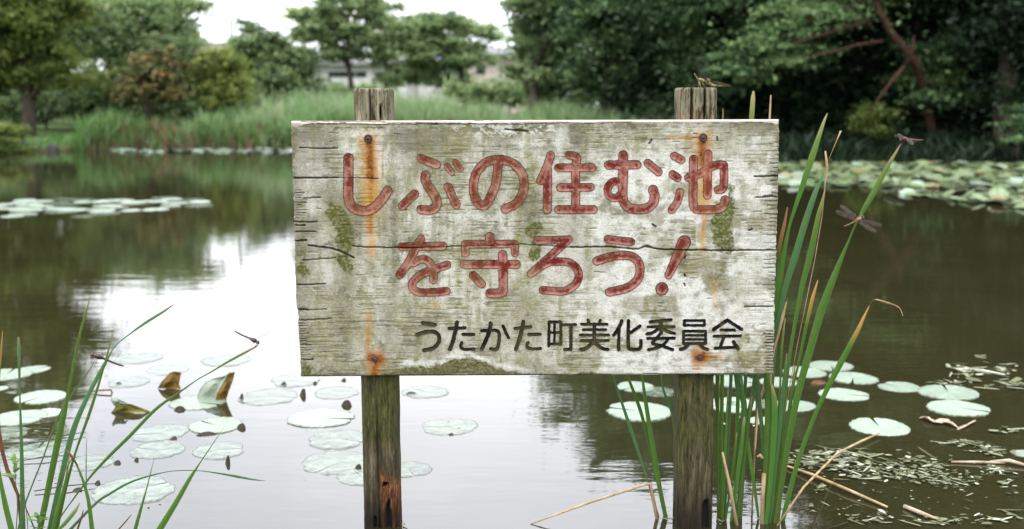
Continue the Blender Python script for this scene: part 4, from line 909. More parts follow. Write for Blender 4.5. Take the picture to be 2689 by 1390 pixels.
tree('low bright leaved shrub at the right edge above the lily pads', 20.6, [(2675, 405), (2672, 370), (2668, 330)], [(2680, 290, 40, 14), (2660, 330, 44, 12), (2685, 350, 40, 12), (2650, 365, 36, 10), (2690, 385, 36, 12), (2670, 310, 30, 10)], [(2690, 340, 34, 55, 4, 12)], 700, 0.055, 'leaf_pine', tint=(0.25, 0.75), name='shrub', cat='shrub', r0=0.03, limbs=6)
tree('rounded olive bush on the near left bank beside dark stones', 24.9, [(15, 420), (15, 400), (15, 350)], [(-20, 370, 60, 30), (25, 380, 40, 26), (45, 405, 30, 16), (-30, 410, 60, 24), (10, 345, 40, 18)], [(0, 380, 60, 40, 8, 24)], 2200, 0.06, 'leaf_yel', tint=(0.05, 0.6), name='shrub', cat='shrub', r0=0.04, limbs=5)
for lab, Yh, xs, tn in [('clipped dark hedge under the trees at the far left', 33, (-60, 300, 282, 30), (0.0, 0.3)), ('leafy light green hedge below the middle trees', 36, (1190, 1420, 246, 26), (0.45, 0.9)), ('mixed green shrubs filling under the trees right of centre', 31.5, (1400, 1760, 240, 44), (0.25, 0.8)), ('pale green hedge before the white house', 44, (810, 1000, 240, 18), (0.5, 0.9)), ('low dark undergrowth left of the sign below the bushy tree', 33, (300, 830, 280, 34), (0.05, 0.45))]:
    xa, xb, yc, hh = xs; mid = (xa + xb) / 2
    tree(lab, Yh, [(mid, yc + 50), (mid, yc + 20), (mid, yc)], [(x, yc + (i % 3 - 1) * 4, 30, hh) for i, x in enumerate(np.arange(xa, xb, 26))], [(mid, yc + 14, (xb - xa) / 2, hh, 8, 24)], 3000, 0.09, 'leaf_mid', tint=tn, name='hedge', cat='hedge', r0=0.05, limbs=8, spread=0.25)
for k, (bx0, by, yt, rx, lab) in enumerate([(30, 60, 90, 150, 'soft pale green tree far behind the olive tree at left'), (250, 64, 60, 150, 'soft pale green tree far behind the big layered tree'), (450, 66, 100, 120, 'soft pale green tree far behind the rusty tipped tree'), (760, 72, 172, 90, 'low soft tree far behind, left of the white house'),
    (1040, 76, 120, 110, 'soft pale tree far behind between the airy and the spreading tree'), (1190, 78, 120, 110, 'soft pale tree far behind the spreading tree'), (1450, 60, 80, 110, 'soft green tree far behind the dark trunked tree')]):
    tree(lab, by, [(bx0, 300), (bx0, 240), (bx0, yt + 40)], [(bx0 - rx * 0.4, yt + 60, rx * 0.5, 36), (bx0 + rx * 0.4, yt + 70, rx * 0.5, 36), (bx0, yt + 20, rx * 0.5, 30)], [(bx0, yt + 70, rx, 80, 16, 34)], 4200, 0.15, 'leaf_mid', tint=(0.45, 1.0), group='trees far behind the pond', r0=0.15, dens=2.2, lsz=0.9)
# far tree line, one mass
rng = np.random.default_rng(7); cl = []
for x in np.arange(-75, 85, 2.4):
    Yt = 88 + rng.normal() * 6; h = rng.uniform(2.2, 4.2); cl.append((x, Yt, 0.7 + h * 0.5, 2.4, 2.0, h * 0.55))
V, F, T = leaf_cloud(rng, cl, 30000, 0.18, 0.5, (0.2, 0.8)); tag(mesh_obj('distant_trees', V, F, M['leaf_mid'], attrs={'tint': T}), 'distant tree line', None, None, 'stuff')

# ------------------------------------------------------------------ reeds and grass on the far bank
def bank_grass(name, label, mat, n, xs, dist, hgt, wid, tint, lean=0.25, seed=1, hmod=None):
    rng = np.random.default_rng(seed); V = []; T = []
    x = rng.uniform(xs[0], xs[1], n); d = rng.uniform(dist[0], dist[1], n)
    clump = np.sin(x * 3.1 + d * 2) * 0.5 + np.sin(x * 7.7 - d) * 0.3
    out = np.zeros((n, 3)); 
    for i in range(n):
        # walk out from the shoreline straight ahead of the camera
        a = x[i]; yb = np.interp(a, SHX, SHY) + d[i]; out[i] = (a, yb, 0)
    out[:, 2] = [ground_z(p[0], p[1]) - 0.03 for p in out]
    rag = fbm(x * 2.2 + 31, d * 1.1, seed, 4); h = rng.uniform(hgt[0], hgt[1], n) * (0.45 + 1.1 * rag) * (1 + 0.10 * clump)
    if hmod is not None: h *= hmod(x)
    lx = rng.normal(size=n) * lean * h; ly = rng.normal(size=n) * lean * h; w = rng.uniform(wid[0], wid[1], n)
    an = rng.uniform(0, math.pi, n); wx = np.cos(an) * w; wy = np.sin(an) * w
    L = []
    for f, k in ((0.0, 0.8), (0.35, 1.0), (0.70, 0.75), (1.0, 0.08)):
        c = out + np.stack([lx * f ** 2, ly * f ** 2, h * f * (1 - 0.10 * f)], -1)
        o = np.stack([wx * k, wy * k, 0 * wx], -1); L += [c - o, c + o]
    V = np.stack(L, 1).reshape(-1, 3); b = np.arange(n)[:, None] * 8
    F = np.concatenate([b + np.array([0, 1, 3, 2]), b + np.array([2, 3, 5, 4]), b + np.array([4, 5, 7, 6])])
    tn = np.clip(rng.uniform(tint[0], tint[1], n) + 0.55 * (fbm(x * 1.3 + 7, d * 0.9, seed + 40, 3) - 0.5), 0, 1)
    return tag(mesh_obj(name, V, F, M[mat], attrs={'tint': np.repeat(tn, 8)}), label, None, None, 'stuff')
sh = np.stack([PC[0] + RP * np.cos(ANG), PC[1] + RP * np.sin(ANG)], -1); sh = sh[sh[:, 1] > 17]; sh = sh[np.argsort(sh[:, 0])]; SHX, SHY = sh[:, 0], sh[:, 1]
bank_grass('bank_grass', 'bright green grass along the far bank', 'grass', 10000, (-10.6, -4.2), (0.0, 2.6), (0.32, 1.0), (0.010, 0.024), (0.15, 0.80), seed=3, hmod=lambda x: 1 - 0.45 * np.exp(-((x + 8.9) / 0.8) ** 2) - 0.3 * np.exp(-((x + 6.6) / 0.5) ** 2))
bank_grass('bank_reeds', 'tall pale green reeds on the far bank', 'grass', 17000, (-8.2, 4.2), (0.6, 4.2), (0.8, 1.75), (0.010, 0.022), (0.42, 1.0), lean=0.18, seed=5, hmod=lambda x: (0.50 + 0.34 * sstep(-8.0, -6.0, x)) * (1 - 0.25 * sstep(-2.2, -1.0, x)) * (0.80 + 0.55 * (fbm(x * 1.7, x * 0 + 2.0, 61, 3) - 0.3)))
bank_grass('dry_grass', 'brown dry grass at the water edge of the far bank', 'dry_grass', 2600, (-10.4, 0), (-0.1, 1.0), (0.2, 0.75), (0.010, 0.020), (0.0, 0.9), lean=0.3, seed=6)
bank_grass('short_grass', 'short grass on the left bank', 'grass', 6000, (-14.5, -9), (0.2, 4.5), (0.08, 0.22), (0.010, 0.020), (0.25, 0.6), lean=0.3, seed=8)
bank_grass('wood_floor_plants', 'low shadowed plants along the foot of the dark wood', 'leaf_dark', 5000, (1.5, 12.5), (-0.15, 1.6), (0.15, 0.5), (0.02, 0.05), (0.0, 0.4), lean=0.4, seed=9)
rs = random.Random(2)
def stone(px, py, w, hgt, label):
    p = W(px, py); m = p[1] / FPX; r = w * m / 2; V = []; F = []; n1, n2_ = 7, 12
    for i in range(n1):
        th = math.pi * i / (n1 - 1)
        for j in range(n2_):
            ph = 2 * math.pi * j / n2_; k = 1 + 0.28 * (rs.random() - 0.5)
            V.append((p[0] + r * k * math.sin(th) * math.cos(ph), p[1] + r * 0.8 * k * math.sin(th) * math.sin(ph), hgt * m * (0.25 + 0.75 * math.cos(th) * k)))
    for i in range(n1 - 1):
        for j in range(n2_): F.append((i * n2_ + j, i * n2_ + (j + 1) % n2_, (i + 1) * n2_ + (j + 1) % n2_, (i + 1) * n2_ + j))
    tag(mesh_obj('stone', V, F, M['stone'], origin=(p[0], p[1], 0)), label, 'stone', 'stones at the foot of the left bank')
stone(62, 398, 38, 30, 'dark bank stone nearest the olive bush at left'); stone(98, 396, 44, 24, 'wide dark stone in the middle of the bank stones'); stone(138, 398, 34, 20, 'small dark stone at the right end of the bank stones')

# ------------------------------------------------------------------ lily pads
def pad_mesh(seed, wavy=0.03, curl=0.012, notch=0.07, torn=0.0):
    rng = np.random.default_rng(seed); NS = 56; rings = [0.0, 0.16, 0.34, 0.52, 0.70, 0.84, 0.94, 1.0]
    V = []; rim = []; vein = []
    ph = rng.uniform(0, 6.28, 4); nr = 12
    for r in rings:
        for k in range(NS + 1):
            a = notch + (2 * math.pi - 2 * notch) * k / NS
            R = 1 + 0.035 * math.sin(2 * a + ph[0]) + 0.02 * math.sin(3 * a + ph[1]) + wavy * math.sin(19 * a + ph[2]) * 0.6 + wavy * (rng.random() - 0.5) * 1.2
            e = min(k, NS - k) / NS
            R *= 1 - 0.10 * math.exp(-(e / 0.02) ** 2)                          # rounded corners at the slit
            if torn: R *= 1 - torn * max(0, math.sin(5 * a + ph[3])) ** 6
            rr = r * (1 + (R - 1) * r * r)
            z = 0.004 + curl * 0.5 * r ** 4 * (0.7 + 0.7 * math.sin(3 * a + ph[1]) + 0.5 * math.sin(7 * a + ph[0])) + 0.004 * math.sin(5 * a + ph[2]) * r
            V.append((rr * math.cos(a), rr * math.sin(a), z)); rim.append(r)
            q = (k / NS * 14) % 1.0; vein.append(max(0, 1 - min(q, 1 - q) * (4 + 10 * r)) * (1 if 0.05 < r < 0.95 else 0))
    n = NS + 1; F = []
    for i in range(len(rings) - 1):
        for k in range(NS): F.append((i * n + k, (i + 1) * n + k, (i + 1) * n + k + 1, i * n + k + 1))
    b0 = len(V)
    for k in range(n):                                                            # turned down rim gives the leaf its thickness
        x, y, z = V[(len(rings) - 1) * n + k]; V.append((x * 0.995, y * 0.995, z - 0.060)); rim.append(1.0); vein.append(0)
    for k in range(NS): F.append(((len(rings) - 1) * n + k, b0 + k, b0 + k + 1, (len(rings) - 1) * n + k + 1))
    me = bpy.data.meshes.new('lily_pad'); me.from_pydata(V, [], F); me.update()
    a = me.attributes.new('rim', 'FLOAT', 'POINT'); a.data.foreach_set('value', rim)
    a = me.attributes.new('vein', 'FLOAT', 'POINT'); a.data.foreach_set('value', vein)
    me.polygons.foreach_set('use_smooth', np.ones(len(me.polygons), bool))
    return me
def pad_set(mat, seeds, **kw):
    out = []
    for s_ in seeds:
        m_ = pad_mesh(s_, **kw); m_.materials.append(M[mat]); out.append(m_)
    return out
PAD_A = pad_set('pad', range(1, 8), wavy=0.035); PAD_B = pad_set('pad_pale', range(11, 18), wavy=0.02, curl=0.012, torn=0.10); PAD_F = pad_set('pad_far', range(21, 27), curl=0.05); PAD_Y = pad_set('pad_yellow', range(31, 33), curl=0.08, torn=0.15)
def put_pad(me, x, y, r, rz, label, group, z=0.002, tilt=(0, 0)):
    o = bpy.data.objects.new('lily_pad', me); COL.objects.link(o); o.location = (x, y, z); o.scale = (r, r, r); o.rotation_euler = (tilt[0], tilt[1], rz)
    return tag(o, label, 'lily pad', group)
rp = random.Random(12)
PG = 'lily pads near the sign'
def near_pad(px, py, w, label, kind='A', rz=None):
    p = W(px, py); r = w * math.hypot(p[1], CAMH) / FPX / 2
    me = {'A': PAD_A, 'B': PAD_B, 'Y': PAD_Y}[kind]; me = me[rp.randrange(len(me))]
    put_pad(me, p[0], p[1], r, rp.uniform(0, 6.28) if rz is None else rz, label, PG, z=0.001 + rp.random() * 0.002)
# in front and to the left of the sign
LP = [(18, 984, 128, 'pale lily pad cut by the left edge above the single straight reed', 'A'), (88, 971, 84, 'lily pad overlapping the one at the left edge, farthest of the two', 'A'), (-6, 1022, 50, 'sliver of lily pad at the left edge below the overlapping pair', 'A'),
 (108, 1044, 130, 'clean oval lily pad crossed by the single straight reed', 'A'), (50, 1098, 140, 'broad lily pad at the left edge beneath the clean oval pad', 'A'), (118, 1086, 90, 'lily pad with a raised lip tucked beside the tall left reeds', 'A'),
 (10, 1140, 120, 'low pale lily pad at the left edge under the broad pad', 'B'), (362, 942, 122, 'faint lily pad farthest back behind the left reed clump', 'B'), (338, 1004, 108, 'faint lily pad right of the left reed blades with a dark leaf on its rim', 'B'),
 (594, 948, 124, 'faint lily pad below the dragonfly on the leaning reed', 'B'), (440, 972, 108, 'faint lily pad just behind the orange folded pads', 'B'), (520, 1058, 140, 'lily pad lying under the orange folded pads with a dark leaf on it', 'A'),
 (706, 1043, 156, 'long pale lily pad left of the sign board corner', 'B'), (775, 1000, 130, 'lily pad just under the lower left corner of the board', 'B'), (418, 1138, 146, 'split lily pad below the olive folded pad', 'B'), (566, 1118, 140, 'lily pad with a long dark leaf on its near rim', 'A'),
 (414, 1182, 142, 'round lily pad nearest the leaning reed, below the split pad', 'B'), (575, 1184, 136, 'lily pad crossed by a thin reed tip with a dark leaf before it', 'B'), (843, 1099, 170, 'large clean lily pad with a dark outline left of the left post', 'A'),
 (890, 1155, 158, 'speckled lily pad running behind the left post', 'B'), (888, 1216, 190, 'large mottled lily pad beside the left post with brown spots', 'B'), (948, 1252, 130, 'pinkish pale sunken lily pad at the foot of the left post', 'B'),
 (1072, 1234, 120, 'torn lily pad just right of the left post', 'B'), (1116, 1030, 120, 'ghostly pale lily pad below the board, right of the left post', 'B'), (1180, 1121, 146, 'torn pale lily pad alone in the open water between the posts', 'B'),
 (884, 1032, 120, 'lily pad partly hidden behind the top of the left post leg', 'B'), (352, 1288, 208, 'largest mottled lily pad with nibbled rim in the left foreground', 'B'), (232, 1216, 130, 'pale lily pad behind the base of the left reed clump', 'B'), (98, 1182, 150, 'pale lily pad strewn with twigs at lower left', 'B')]
for px, py, w, lab, kd in LP: near_pad(px, py, w, lab, kd)
RPADS = [(2182, 962, 112, 'lily pad at the back of the trio behind the leaning reed', 'A'), (2112, 978, 112, 'lily pad left in the trio crossed by tall reeds', 'A'), (2240, 994, 122, 'notched lily pad at the front of the trio', 'A'), (2216, 1037, 126, 'notched lily pad crossed by the orange tipped reed', 'A'),
 (2362, 1017, 106, 'clean lily pad touching a larger one on its right', 'A'), (2490, 1031, 150, 'large lily pad with a jagged front rim touching the clean one', 'A'), (2516, 1073, 152, 'scalloped lily pad nearest below the jagged one at right', 'A'), (2309, 1121, 156, 'large scalloped lily pad with a dry stem at its front rim', 'A'),
 (2085, 1066, 110, 'lily pad half hidden behind the base of the long reed', 'A'), (2045, 1004, 100, 'lily pad behind the tall reeds just under the board corner', 'A'), (1925, 1002, 120, 'lily pad behind the upright reed clump under the board', 'A'), (1925, 1064, 136, 'lily pad showing through the upright reed clump', 'A'),
 (2010, 1062, 80, 'lily pad between the two right reed clumps', 'B'), (2000, 1106, 70, 'small lily pad low between the two right reed clumps', 'A'), (2690, 1192, 62, 'lily pad cut by the right edge', 'A'),
 (1668, 1016, 100, 'curled lily pad under the board left of the right post', 'A'), (1728, 1030, 96, 'whitish withered lily pad touching the right post', 'B'), (1678, 1081, 170, 'big lily pad behind the three reeds left of the right post', 'A')]
for px, py, w, lab, kd in RPADS: near_pad(px, py, w, lab, kd)
# bands of pads farther out
def band(n, quad, rr, label, group, sets, z=(0.0, 0.01), tl=0.06, seed=5, accept=None):
    rq = random.Random(seed); made = 0; pos = []
    tries = 0
    while made < n and tries < 60000:
        tries += 1
        px = rq.uniform(quad[0], quad[1]); py = rq.uniform(quad[2], quad[3])
        if accept and not accept(px, py): continue
        p = W(px, py); r = rq.uniform(*rr)
        if any((p[0] - q[0]) ** 2 + (p[1] - q[1]) ** 2 < (0.62 * (r + q[2])) ** 2 for q in pos): continue
        if rq.random() > (p[1] / 20) ** 1.2: continue
        pos.append((p[0], p[1], r)); me = rq.choice(sets)
        put_pad(me, p[0], p[1], r, rq.uniform(0, 6.28), label, group, z=rq.uniform(*z), tilt=(rq.gauss(0, tl), rq.gauss(0, tl))); made += 1
    return pos
band(40, (-20, 590, 514, 570), (0.10, 0.17), 'pale lily pad in the floating strip across the left of the pond', 'lily pads of the strip on the left', PAD_A + PAD_B[:2], seed=5, tl=0.02,
     accept=lambda x, y: (x < 285 and 524 < y < 572 and abs(y - 549) < 26 - 0.00020 * (x - 110) ** 2) or (x >= 285 and 514 < y < 556 and abs(y - (541 - 0.035 * (x - 285))) < 17 - 0.045 * max(0, x - 420)))
rb = band(212, (2030, 2720, 434, 552), (0.075, 0.125), 'green lily pad in the dense mat before the dark wood', 'lily pads of the mat on the right', PAD_F + PAD_F + PAD_A[:4] + PAD_Y, z=(0.0, 0.08), tl=0.26, seed=6,
     accept=lambda x, y: (y < 492 + 0.012 * (x - 2030)) or (x > 2340 and 506 + (2500 - x) * 0.02 < y < 514 + (x - 2340) * 0.115))
# the rest of the mat, and the thin line of pads along the far bank, as masses
def pad_mass(name, label, n, quad, rr, mat, seed, accept=None):
    rq = random.Random(seed); V = []; F = []; rim = []; vn = []
    k = 0
    while k < n:
        px = rq.uniform(quad[0], quad[1]); py = rq.uniform(quad[2], quad[3])
        if accept and not accept(px, py): continue
        p = W(px, py); r = rq.uniform(*rr); z = rq.uniform(0.004, 0.03); b = len(V); tx, ty = rq.gauss(0, 0.12), rq.gauss(0, 0.12); nn = 11; k += 1
        V.append((p[0], p[1], z)); rim.append(0); vn.append(0)
        a0 = rq.uniform(0, 6.28)
        for j in range(nn):
            a = a0 + 0.2 + (6.283 - 0.4) * j / (nn - 1); dx, dy = r * math.cos(a), r * math.sin(a)
            V.append((p[0] + dx, p[1] + dy, max(0.003, z + dx * tx + dy * ty))); rim.append(0.9); vn.append(0)
        for j in range(nn - 1): F.append((b, b + 1 + j, b + 2 + j))
    tag(mesh_obj(name, V, F, M[mat], attrs={'rim': rim, 'vein': vn}), label, None, None, 'stuff')
pad_mass('distant_lily_pads', 'far part of the lily pad mat before the dark wood', 2300, (1500, 2760, 428, 550), (0.05, 0.11), 'pad_far', 3, accept=lambda x, y: (y < 478 and (x > 1980 or y < 450)) or (x > 1990 and y < 490 + 0.012 * (x - 2030)) or (x > 2380 and 508 < y < 510 + (x - 2340) * 0.10))
pad_mass('shore_lily_pads', 'thin line of pale lily pads along the far bank', 420, (300, 1500, 391, 406), (0.08, 0.15), 'pad', 4, accept=lambda x, y: abs(y - 398) < 2 + 5 * (x - 280) / 480 or x > 760)
# ------------------------------------------------------------------ reeds standing in the water near the sign
BLADE_SEED = [0]
def blade(parent, pts, Y, mat='reed', tint=None, Ytip=None, fold=0.25, name='blade', label=None, to_water=True):
    """pts tip to base: (x, y, width) in photo pixels at distance Y; the leaf runs on down into the water"""
    BLADE_SEED[0] += 1; rg_ = random.Random(BLADE_SEED[0])
    tint = rg_.uniform(0.25, 0.8) if tint is None else tint
    p = np.array([(a, b) for a, b, c in pts], float); w = np.array([c for a, b, c in pts], float) * (0.86 if p[:, 0].mean() < 900 else 0.95)
    n = len(p); tt = np.arange(n); fine = np.linspace(0, n - 1, (n - 1) * 7 + 1); q = []
    for f in fine:
        i = min(int(f), n - 2); u = f - i; p0 = p[max(i - 1, 0)]; p1 = p[i]; p2 = p[i + 1]; p3 = p[min(i + 2, n - 1)]
        q.append(0.5 * ((2 * p1) + (-p0 + p2) * u + (2 * p0 - 5 * p1 + 4 * p2 - p3) * u * u + (-p0 + 3 * p1 - 3 * p2 + p3) * u ** 3))
    q = np.array(q); ww = np.interp(fine, tt, w)
    Ya = np.linspace(Y if Ytip is None else Ytip, Y, len(q))
    c = np.stack([P(x, y, yy) for (x, y), yy in zip(q, Ya)]); hw = ww / FPX * Ya / 2
    if to_water and c[-1][2] > -0.06:
        d = c[-1] - c[-4]; d[2] = min(d[2], -0.4 * np.linalg.norm(d)); d /= -d[2]; ext = []
        while c[-1][2] > -0.12:
            c = np.vstack([c, c[-1] + d * 0.06]); hw = np.append(hw, hw[-1])
    T = np.gradient(c, axis=0); T /= np.linalg.norm(T, axis=1)[:, None] + 1e-12
    side = np.cross(T, np.array([0, 1.0, 0])); side /= np.linalg.norm(side, axis=1)[:, None] + 1e-12
    tw = math.radians(rg_.uniform(-14, 14)) + np.linspace(0, math.radians(rg_.uniform(-18, 18)), len(c))
    side = side * np.cos(tw)[:, None] + np.array([0, 1.0, 0]) * np.sin(tw)[:, None]
    nor = np.cross(side, T); nor[nor[:, 1] > 0] *= -1
    arc = np.append(0, np.cumsum(np.linalg.norm(np.diff(c, axis=0), axis=1))); h = 1 - arc / arc[-1]
    V = []; H = []; CR = []
    for k in (-1, -0.5, 0, 0.5, 1):
        V.append(c + side * (hw * k)[:, None] - nor * (hw * fold * 2 * (1 - abs(k)) - hw * fold)[:, None] * -1); H.append(h); CR.append(np.full(len(c), abs(k)))
    V = np.stack(V, 1).reshape(-1, 3); H = np.stack(H, 1).ravel(); CR = np.stack(CR, 1).ravel()
    F = [(i * 5 + k, i * 5 + k + 1, (i + 1) * 5 + k + 1, (i + 1) * 5 + k) for i in range(len(c) - 1) for k in range(4)]
    o = mesh_obj(name, V, F, M[mat], parent, {'h': H, 'cross': CR, 'tint': np.full(len(V), tint)}, True)
    if label: o['label'] = label
    return o
def plant(px, Y, label, name='reed_clump', cat='reeds', group=None):
    b = P(px, 1360, Y); return empty(name, (b[0], Y, 0), label, cat, group)

GN = 'reeds around the sign'
r1 = plant(1740, 2.76, 'three slender green reed blades in the water left of the right post', group=GN)
blade(r1, [(1606, 960, 1), (1612, 994, 5), (1651, 1112, 10), (1684, 1210, 7), (1702, 1268, 4), (1728, 1352, 5)], 2.77, 'reed_blue', 0.55)
blade(r1, [(1640, 955, 2), (1649, 989, 8), (1681, 1075, 11), (1700, 1150, 8), (1722, 1250, 6), (1748, 1366, 7)], 2.78, 'reed', 0.35)
blade(r1, [(1684, 950, 3), (1687, 992, 6), (1698, 1072, 12), (1718, 1195, 14), (1733, 1285, 13), (1750, 1368, 12)], 2.755, 'reed', 0.55)
blade(r1, [(1736, 985, 2), (1742, 1024, 6), (1765, 1088, 8), (1772, 1150, 8), (1778, 1300, 7)], 2.86, 'reed_blue', 0.7)

r2 = plant(1915, 2.78, 'dense upright green reed clump against the right side of the right post', group=GN)
for tip, bot, w, Y, mt, tn in [
    (((1899, 284), (1890, 700)), (1885, 1356), 8, 2.80, 'reed', 0.3), (((1979, 239), (1975, 305), (1950, 700)), (1930, 1350), 15, 2.79, 'reed', 0.75), (((1884, 560), (1882, 900)), (1886, 1360), 9, 2.77, 'reed', 0.30),
    (((1900, 690), (1897, 950)), (1893, 1362), 12, 2.76, 'reed', 0.55), (((1925, 760), (1921, 960)), (1903, 1362), 10, 2.78, 'reed_blue', 0.40), (((1905, 500), (1935, 985), (1955, 1080)), (1944, 1358), 17, 2.755, 'reed_blue', 0.55),
    (((2006, 600), (1984, 985), (1962, 1120)), (1936, 1362), 14, 2.77, 'reed_blue', 0.65), (((1960, 800), (1958, 1000), (1940, 1180)), (1926, 1360), 10, 2.79, 'reed_blue', 0.45), (((1955, 1095), (1945, 1190)), (1922, 1358), 13, 2.735, 'reed', 0.85),
    (((1935, 1135), (1925, 1230)), (1906, 1362), 8, 2.745, 'reed', 0.45), (((1945, 960), (1958, 1112), (1980, 1270)), (1992, 1362), 10, 2.75, 'reed', 0.75), (((1888, 1000), (1886, 1100)), (1884, 1360), 6, 2.74, 'reed', 0.2),
    (((1912, 1020), (1905, 1180)), (1898, 1364), 8, 2.74, 'reed', 0.6), (((1870, 990), (1893, 1160)), (1903, 1362), 7, 2.79, 'reed_blue', 0.25), (((1975, 1040), (1955, 1210)), (1938, 1362), 10, 2.745, 'reed', 0.35)]:
    pts = [(tip[0][0], tip[0][1], 1.5)] + [(0.85 * tip[0][0] + 0.15 * tip[1][0], 0.85 * tip[0][1] + 0.15 * tip[1][1], w * 0.6)] + [(x, y, w) for x, y in tip[1:]] + [(bot[0], bot[1], w * 0.72)]
    blade(r2, pts, Y, mt, tn)
blade(r2, [(2025, 250, 2), (2022, 300, 6), (2003, 690, 5), (1990, 990, 6), (1975, 1352, 6)], 2.81, 'reed_dry', 0.8)
r3 = plant(2025, 2.77, 'tall reed clump right of the sign with long blades fanning above the board', group=GN)
blade(r3, [(2173, 297, 1.5), (2160, 330, 9), (2132, 415, 18), (2105, 496, 14), (2085, 555, 9), (2072, 598, 7), (2056, 680, 13), (2045, 755, 20), (2038, 840, 16), (2026, 1000, 16), (2015, 1360, 12)], 2.76, 'reed', 0.75)
blade(r3, [(2165, 440, 2), (2158, 470, 8), (2141, 508, 15), (2114, 589, 20), (2087, 680, 20), (2066, 745, 17), (2052, 806, 14), (2036, 900, 15), (2024, 1040, 17), (2012, 1360, 12)], 2.75, 'reed_blue', 0.80)
blade(r3, [(2167, 496, 2), (2160, 530, 10), (2150, 568, 15), (2129, 670, 21), (2110, 742, 18), (2092, 830, 13), (2077, 920, 12), (2062, 1040, 15), (2035, 1360, 13)], 2.74, 'reed', 0.55)
blade(r3, [(2148, 736, 2), (2134, 785, 11), (2116, 866, 11), (2095, 965, 7), (2074, 1070, 9), (2046, 1357, 9)], 2.735, 'reed_orange', 0.6, label='short blade with a yellow brown tip')
blade(r3, [(2068, 544, 2), (2060, 590, 9), (2047, 650, 12), (2030, 760, 11), (2018, 1000, 9), (2008, 1358, 8)], 2.79, 'reed_orange', 0.15)
blade(r3, [(2066, 791, 3), (2056, 830, 8), (2044, 880, 6), (2033, 920, 5), (2022, 1010, 7), (2012, 1356, 7)], 2.73, 'reed_dry')
blade(r3, [(2062, 835, 2), (2058, 870, 6), (2053, 920, 7), (2049, 1010, 6), (2042, 1120, 7), (2030, 1357, 7)], 2.728, 'reed', 0.7)
blade(r3, [(1996, 900, 6), (2016, 1020, 19), (2014, 1180, 17), (2010, 1280, 14), (2006, 1358, 12)], 2.725, 'reed', 0.5)
blade(r3, [(2026, 1010, 4), (2034, 1050, 15), (2034, 1120, 17), (2026, 1240, 14), (2014, 1360, 11)], 2.715, 'reed', 1.0, label='bright fresh green blade')
blade(r3, [(2066, 930, 3), (2058, 1010, 11), (2048, 1120, 12), (2034, 1240, 11), (2022, 1360, 9)], 2.72, 'reed_blue', 0.5)
blade(r3, [(2088, 960, 3), (2078, 1040, 10), (2058, 1180, 12), (2040, 1290, 11), (2028, 1362, 9)], 2.73, 'reed', 0.3)
blade(r3, [(1976, 900, 6), (1988, 1010, 15), (2000, 1120, 11), (2008, 1240, 9), (2012, 1360, 9)], 2.74, 'reed_blue', 0.35)
blade(r3, [(2018, 930, 3), (2008, 1010, 10), (1994, 1060, 8), (1988, 1120, 5), (1984, 1180, 3)], 2.745, 'reed_dry', label='dry orange brown blade', to_water=False)
r4 = plant(2045, 2.74, 'long reed bent outward with two dragonflies on it', group=GN)
blade(r4, [(2366, 378, 2), (2352, 402, 7), (2330, 440, 13), (2297, 502, 17), (2272, 545, 14), (2258, 570, 8), (2246, 592, 5), (2228, 635, 6), (2209, 680, 12), (2185, 742, 20), (2158, 815, 23), (2128, 920, 22), (2095, 1040, 20), (2068, 1180, 17), (2040, 1360, 13)], 2.722, 'reed', 0.5)
r5 = plant(2057, 2.735, 'leaning reed with an orange dry tip standing outermost at right', group=GN)
blade(r5, [(2283, 803, 1.5), (2268, 835, 8), (2251, 872, 13), (2209, 953, 19), (2170, 1028, 15), (2141, 1090, 12), (2104, 1189, 14), (2080, 1270, 15), (2057, 1363, 15)], 2.735, 'reed_orange', 0.7)
blade(r5, [(2371, 830, 1.5), (2364, 812, 2), (2351, 803, 5), (2325, 794, 6), (2303, 788, 5), (2297, 787, 1.2), (2290, 791, 0.5), (2282, 804, 0.5)], 2.735, 'reed_dry', name='dry_tip', to_water=False)
r6 = plant(2165, 2.765, 'thin brown flower stalk with a fine side twig rising right of the sign', 'dry_stalk', 'dry stalk')
mbs = MB()
def stalk(pts, rad, Y): mbs.tube([P(x, y, Y) for x, y in pts], [r_ / FPX * Y for r_ in rad], 7)
stalk([(2167, 397), (2171, 425), (2172, 445), (2166, 490), (2160, 560), (2140, 680), (2095, 900), (2040, 1200), (2020, 1375)], [2, 3.4, 3, 1.5, 1.1, 1.0, 1.1, 1.3, 1.5], 2.772); stalk([(2208, 344), (2196, 372), (2176, 420)], [2.4, 1.2, 0.9], 2.772)
mbs.build('stalk', M['reed_dry'], r6, True)

# left foreground
l1 = plant(59, 2.42, 'single straight reed with a pale tip at the left edge', group=GN)
blade(l1, [(48, 885, 4), (48.5, 905, 10), (50, 960, 9), (52, 1044, 5), (56, 1186, 13), (59, 1390, 19)], 2.42, 'reed_blue', 0.45)
l2 = plant(130, 2.45, 'tall reed clump in the left foreground with a dark dragonfly on it', group=GN)
blade(l2, [(237, 779, 1), (226, 820, 7), (208, 884, 8), (180, 1025, 9), (168, 1085, 17), (151, 1162, 21), (104, 1392, 19)], 2.43, 'reed', 0.25)
blade(l2, [(460, 797, 1), (430, 818, 8), (385, 846, 9), (340, 878, 4), (303, 908, 3), (284, 940, 6), (268, 968, 13), (227, 1046, 15), (189, 1138, 20), (156, 1271, 20), (128, 1392, 15)], 2.45, 'reed_blue', 0.85)
blade(l2, [(298, 870, 1), (286, 915, 5), (270, 973, 6), (236, 1082, 10), (199, 1186, 7), (175, 1271, 10), (147, 1392, 15)], 2.41, 'reed', 0.35)
blade(l2, [(247, 953, 2), (222, 990, 5), (184, 1044, 6), (151, 1100, 5), (112, 1205, 5), (71, 1309, 5), (50, 1380, 6)], 2.47, 'reed_blue', 0.35)
blade(l2, [(228, 1150, 1), (226, 1200, 3), (228, 1300, 4), (240, 1392, 7)], 2.40, 'reed', 0.3)
